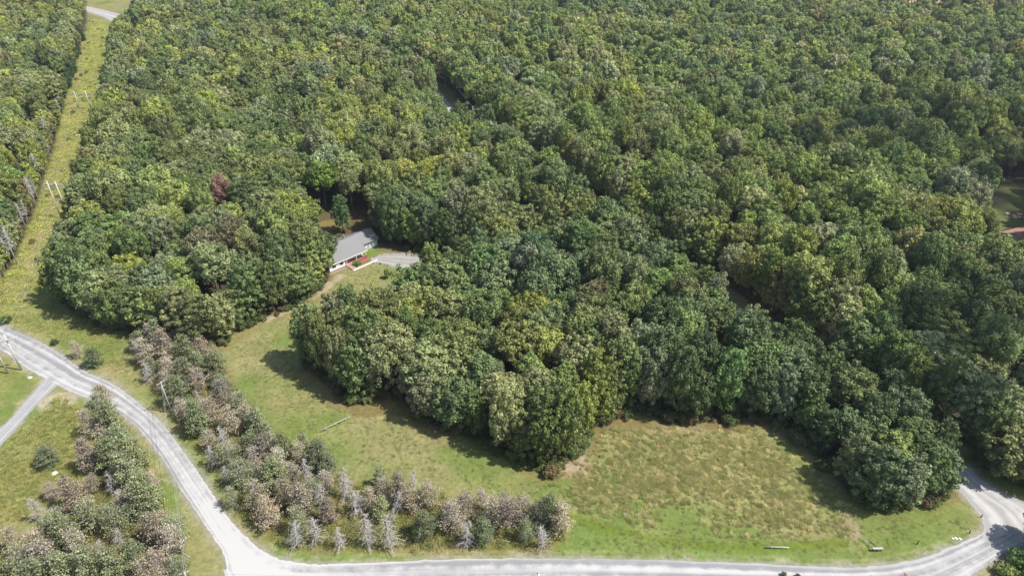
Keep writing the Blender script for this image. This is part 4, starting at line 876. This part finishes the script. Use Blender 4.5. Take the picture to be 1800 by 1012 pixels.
# ------------------------------------------------------------------ poles and wires
def pole(x, y, h, rz, label, arm=2.4, tr=False, arms=1, name='utility_pole', z_arm=None):
    r = tag(empty(name, (x, y, 0), rz), label, 'utility pole')
    MB().tube([(0,0,-.3),(0,0,h*.5),(0,0,h)], [.17,.14,.11], 8).build('pole', M_POLE, r, True)
    for a in range(arms):
        z = h - .5 - a * .9; MB().box(-arm/2, arm/2, .12, .24, z - .07, z + .07).build('crossarm', M_POLE, r)
        m = MB(); [m.tube([(s, .18, z + .07), (s, .18, z + .28)], [.05, .04], 6) for s in (-arm*.45, 0, arm*.45)]; m.build('insulators', M_METAL, r)
    if tr: MB().tube([(.42,-.1,h-2.2),(.42,-.1,h-1.2)], [.26,.26], 10).build('transformer', M_METAL, r, True)
    return r
def hframe(p1, p2, h, label):
    (x1, y1), (x2, y2) = p1, p2; cx, cy = (x1+x2)/2, (y1+y2)/2; d = math.hypot(x2-x1, y2-y1); rz = math.atan2(y2-y1, x2-x1)
    r = tag(empty('crossarm_pole_frame', (cx, cy, 0), rz), label, 'power pole', 'double pole frames of the power line')
    for s in (-d/2, d/2): MB().tube([(s,0,-.3),(s,0,h)], [.22,.17], 8).build('pole', M_BIRCH, r, True)
    MB().box(-d/2-1.9, d/2+1.9, .14, .46, h - 1.75, h - 1.35).build('crossarm', M_PALEARM, r)
    m = MB(); [m.tube([(s, .25, h - 1.72), (s, .25, h - 2.5)], [.07, .07], 6) for s in (-d/2-1.7, 0, d/2+1.7)]; m.build('insulators', M_METAL, r)
    ca, sa = math.cos(rz), math.sin(rz)
    return [(cx + s * ca, cy + s * sa, h - 2.5) for s in (-d/2-1.7, 0, d/2+1.7)]
def wire(a, b, sag, label, r0=.022):
    a = Vector(a); b = Vector(b); pts = [a.lerp(b, t / 16) - Vector((0, 0, sag * 4 * (t/16) * (1 - t/16))) for t in range(17)]
    return tag(MB().tube(pts, [r0] * 17, 4).build('overhead_wire', M_WIRE), label, 'wire', 'overhead wires')
g0 = hframe(G(38,650), G(14,656), 11.0, 'double wooden pole frame with crossarm beside the road at the left edge')
a = G(108,384); b = G(122,384)
g1 = hframe(a, b, 14.2, 'double wooden pole frame with long crossarm midway up the power line cut')
a = G(150,194); g2 = hframe((a[0]-2.5, a[1]), (a[0]+2.5, a[1]+.8), 9.5, 'small far double pole frame high up the power line cut')
NW = ('left', 'middle', 'right')
for k in range(3):
    wire(g0[2-k] if False else g0[k], g1[k], 3.5, '%s wire of the power line between the near and middle pole frames' % NW[k]); wire(g1[k], g2[k], 4, '%s wire of the power line between the middle and far pole frames' % NW[k])
p1 = G(302,725); pole(*p1, 9.4, R_(60), 'single leaning-looking utility pole between the curving road and pine strip', 2.0)
p2 = G(347,1060); pole(*p2, 9.0, R_(25), 'utility pole whose top shows at the bottom edge left of the road bend', 1.8)
p3 = G(944,1062); pole(*p3, 9.2, R_(90), 'utility pole with grey transformer beside the road at the bottom centre', 1.6, True)
def top(p, h, o=0): return (p[0] + o, p[1], h)
wire(top(p1, 9.1), top(p2, 8.7), .6, 'upper wire running from the lone pole down to the bottom edge pole'); wire(top(p1, 7.6), top(p2, 7.2), .7, 'lower wire running from the lone pole down to the bottom edge pole')
wire(top(p2, 8.7), top(p3, 8.9), .9, 'wire along the near side of the lower road'); p4 = G(1720,1075); wire(top(p3, 8.9), top(p4, 9), .9, 'wire right of the transformer pole along the lower road')
pole(*p4, 9.2, R_(70), 'utility pole below the bottom right of the frame', 1.8)
q1 = G(783,156); pole(*q1, 10.5, 0, 'utility pole beside the shaded road in the forest corridor', 1.2)
q2 = G(569,84); pole(*q2, 11, 0, 'pale utility pole far up the forest corridor', 1.0)
q3 = G(832,222); pole(*q3, 9.5, 0, 'small utility pole at the forest edge right of the corridor road', 1.2)
q5 = G(1895,900); q6 = G(1560,690); pole(*q5, 10, 0, 'utility pole out beyond the right edge by the road', 1.6); pole(*q6, 12, 0, 'utility pole hidden by trees in the corridor above the junction', 1.6)
wire(top(q6, 11), top(q5, 9.5), 1, 'dark wire crossing the forest right of the side road'); wire(top(q1, 10.2), top(q3, 9.2), .8, 'wire between the two poles beside the corridor road')

# ------------------------------------------------------------------ rails, logs, posts
def log(px1, py1, px2, py2, r0, z, label, posts=0, name='fallen_log', cat='log', m_=None):
    a = G(px1, py1, z); b = G(px2, py2, z); cx, cy = (a[0]+b[0])/2, (a[1]+b[1])/2
    r = tag(empty(name, (cx, cy, 0)), label, cat); A = Vector((a[0]-cx, a[1]-cy, z + r0*.6)); B = Vector((b[0]-cx, b[1]-cy, z + r0*.6))
    MB().tube([A, A.lerp(B, .5) + Vector((0,0,.04)), B], [r0, r0*.92, r0*.75], 8).build('rail' if posts else 'log', m_ or M_DEAD, r, True)
    for k in range(posts):
        q = A.lerp(B, (k + .5) / posts if posts > 1 else .5); MB().tube([(q.x, q.y, -.2), (q.x, q.y, z + .25)], [.13, .12], 8).build('post', M_POLE, r, True)
    if not posts: MB().tube([A.lerp(B, .6), A.lerp(B, .75) + Vector((.5, .4, .7))], [r0*.4, r0*.15], 5).build('branch_stub', m_ or M_DEAD, r)
    return r
log(564, 757, 615, 732, .11, .55, 'long pale wooden rail barrier on low posts in the meadow corner', 3, 'wooden_rail', 'rail')
log(1347, 961, 1387, 962, .13, .4, 'short pale log rail on two posts above the lower road', 2, 'log_rail', 'rail')
log(692, 945, 722, 953, .09, .15, 'pale fallen trunk lying beside the dark green pine')
log(912, 949, 932, 941, .10, .15, 'pale fallen trunk under the right end clump')
log(868, 947, 898, 952, .06, .12, 'thin fallen branch on the verge below the right clump')
log(198, 965, 202, 948, .08, .15, 'fallen trunk lying in the lower left grove'); log(272, 955, 284, 975, .08, .15, 'fallen trunk near the road in the lower left grove'); log(315, 968, 335, 980, .08, .12, 'fallen branch beside the bottom edge pole')
log(218, 935, 226, 955, .08, .15, 'pale fallen trunk between the grove and the verge'); log(610, 880, 640, 874, .07, .15, 'fallen trunk among the bare trees below the meadow')
# leaning board frame with plank above the lower road
x, y = G(1541, 968); r = tag(empty('plank_bench', (x, y, 0)), 'weathered plank on posts with two leaning braces beside the lower road', 'wooden frame')
MB().box(-.95, .95, -.2, .2, .75, .87).build('plank', M_DEAD, r)
for s in (-.75, .75): MB().box(s-.07, s+.07, -.07, .07, -.1, .748).build('leg', M_BARK, r)
for s in (-.6, .8): MB().tube([(s, .25, .8), (s - .9, 2.2, .15)], [.07, .06], 6).build('brace', M_BIRCH, r)
def post(px, py, h, label, lean=0):
    x, y = G(px, py); o = MB().tube([(0,0,-.2),(lean*.5,.02,h*.5),(lean,.05,h)], [.11,.10,.08], 7).build('wooden_post', M_BARK, None, True); o.location = (x, y, 0); tag(o, label, 'post')
post(1611, 956, 1.1, 'leaning dark post among weeds right of the plank frame', .25); post(1704, 937, .9, 'short grey post beside the right bend verge'); post(1724, 909, .9, 'short dark post on the pale berm of the side road', .1); post(1526, 1020, 1.4, 'dark post rising from the bottom edge of the road', .2)
bpy.context.view_layer.update()

# ------------------------------------------------------------------ thin summer haze between the camera and the far woods
hm = bpy.data.materials.new('haze_air'); hm.use_nodes = True; hn = hm.node_tree; hn.nodes.remove(hn.nodes['Principled BSDF'])
pv = hn.nodes.new('ShaderNodeVolumePrincipled'); pv.inputs['Color'].default_value = (.80, .88, 1, 1); pv.inputs['Density'].default_value = .00012; pv.inputs['Anisotropy'].default_value = .3
hn.links.new(pv.outputs[0], hn.nodes['Material Output'].inputs['Volume'])
hz = MB().box(-8500, 8500, -400, 7500, -1.5, 125).build('haze', hm); hz['kind'] = 'stuff'
S.cycles.volume_bounces = 0
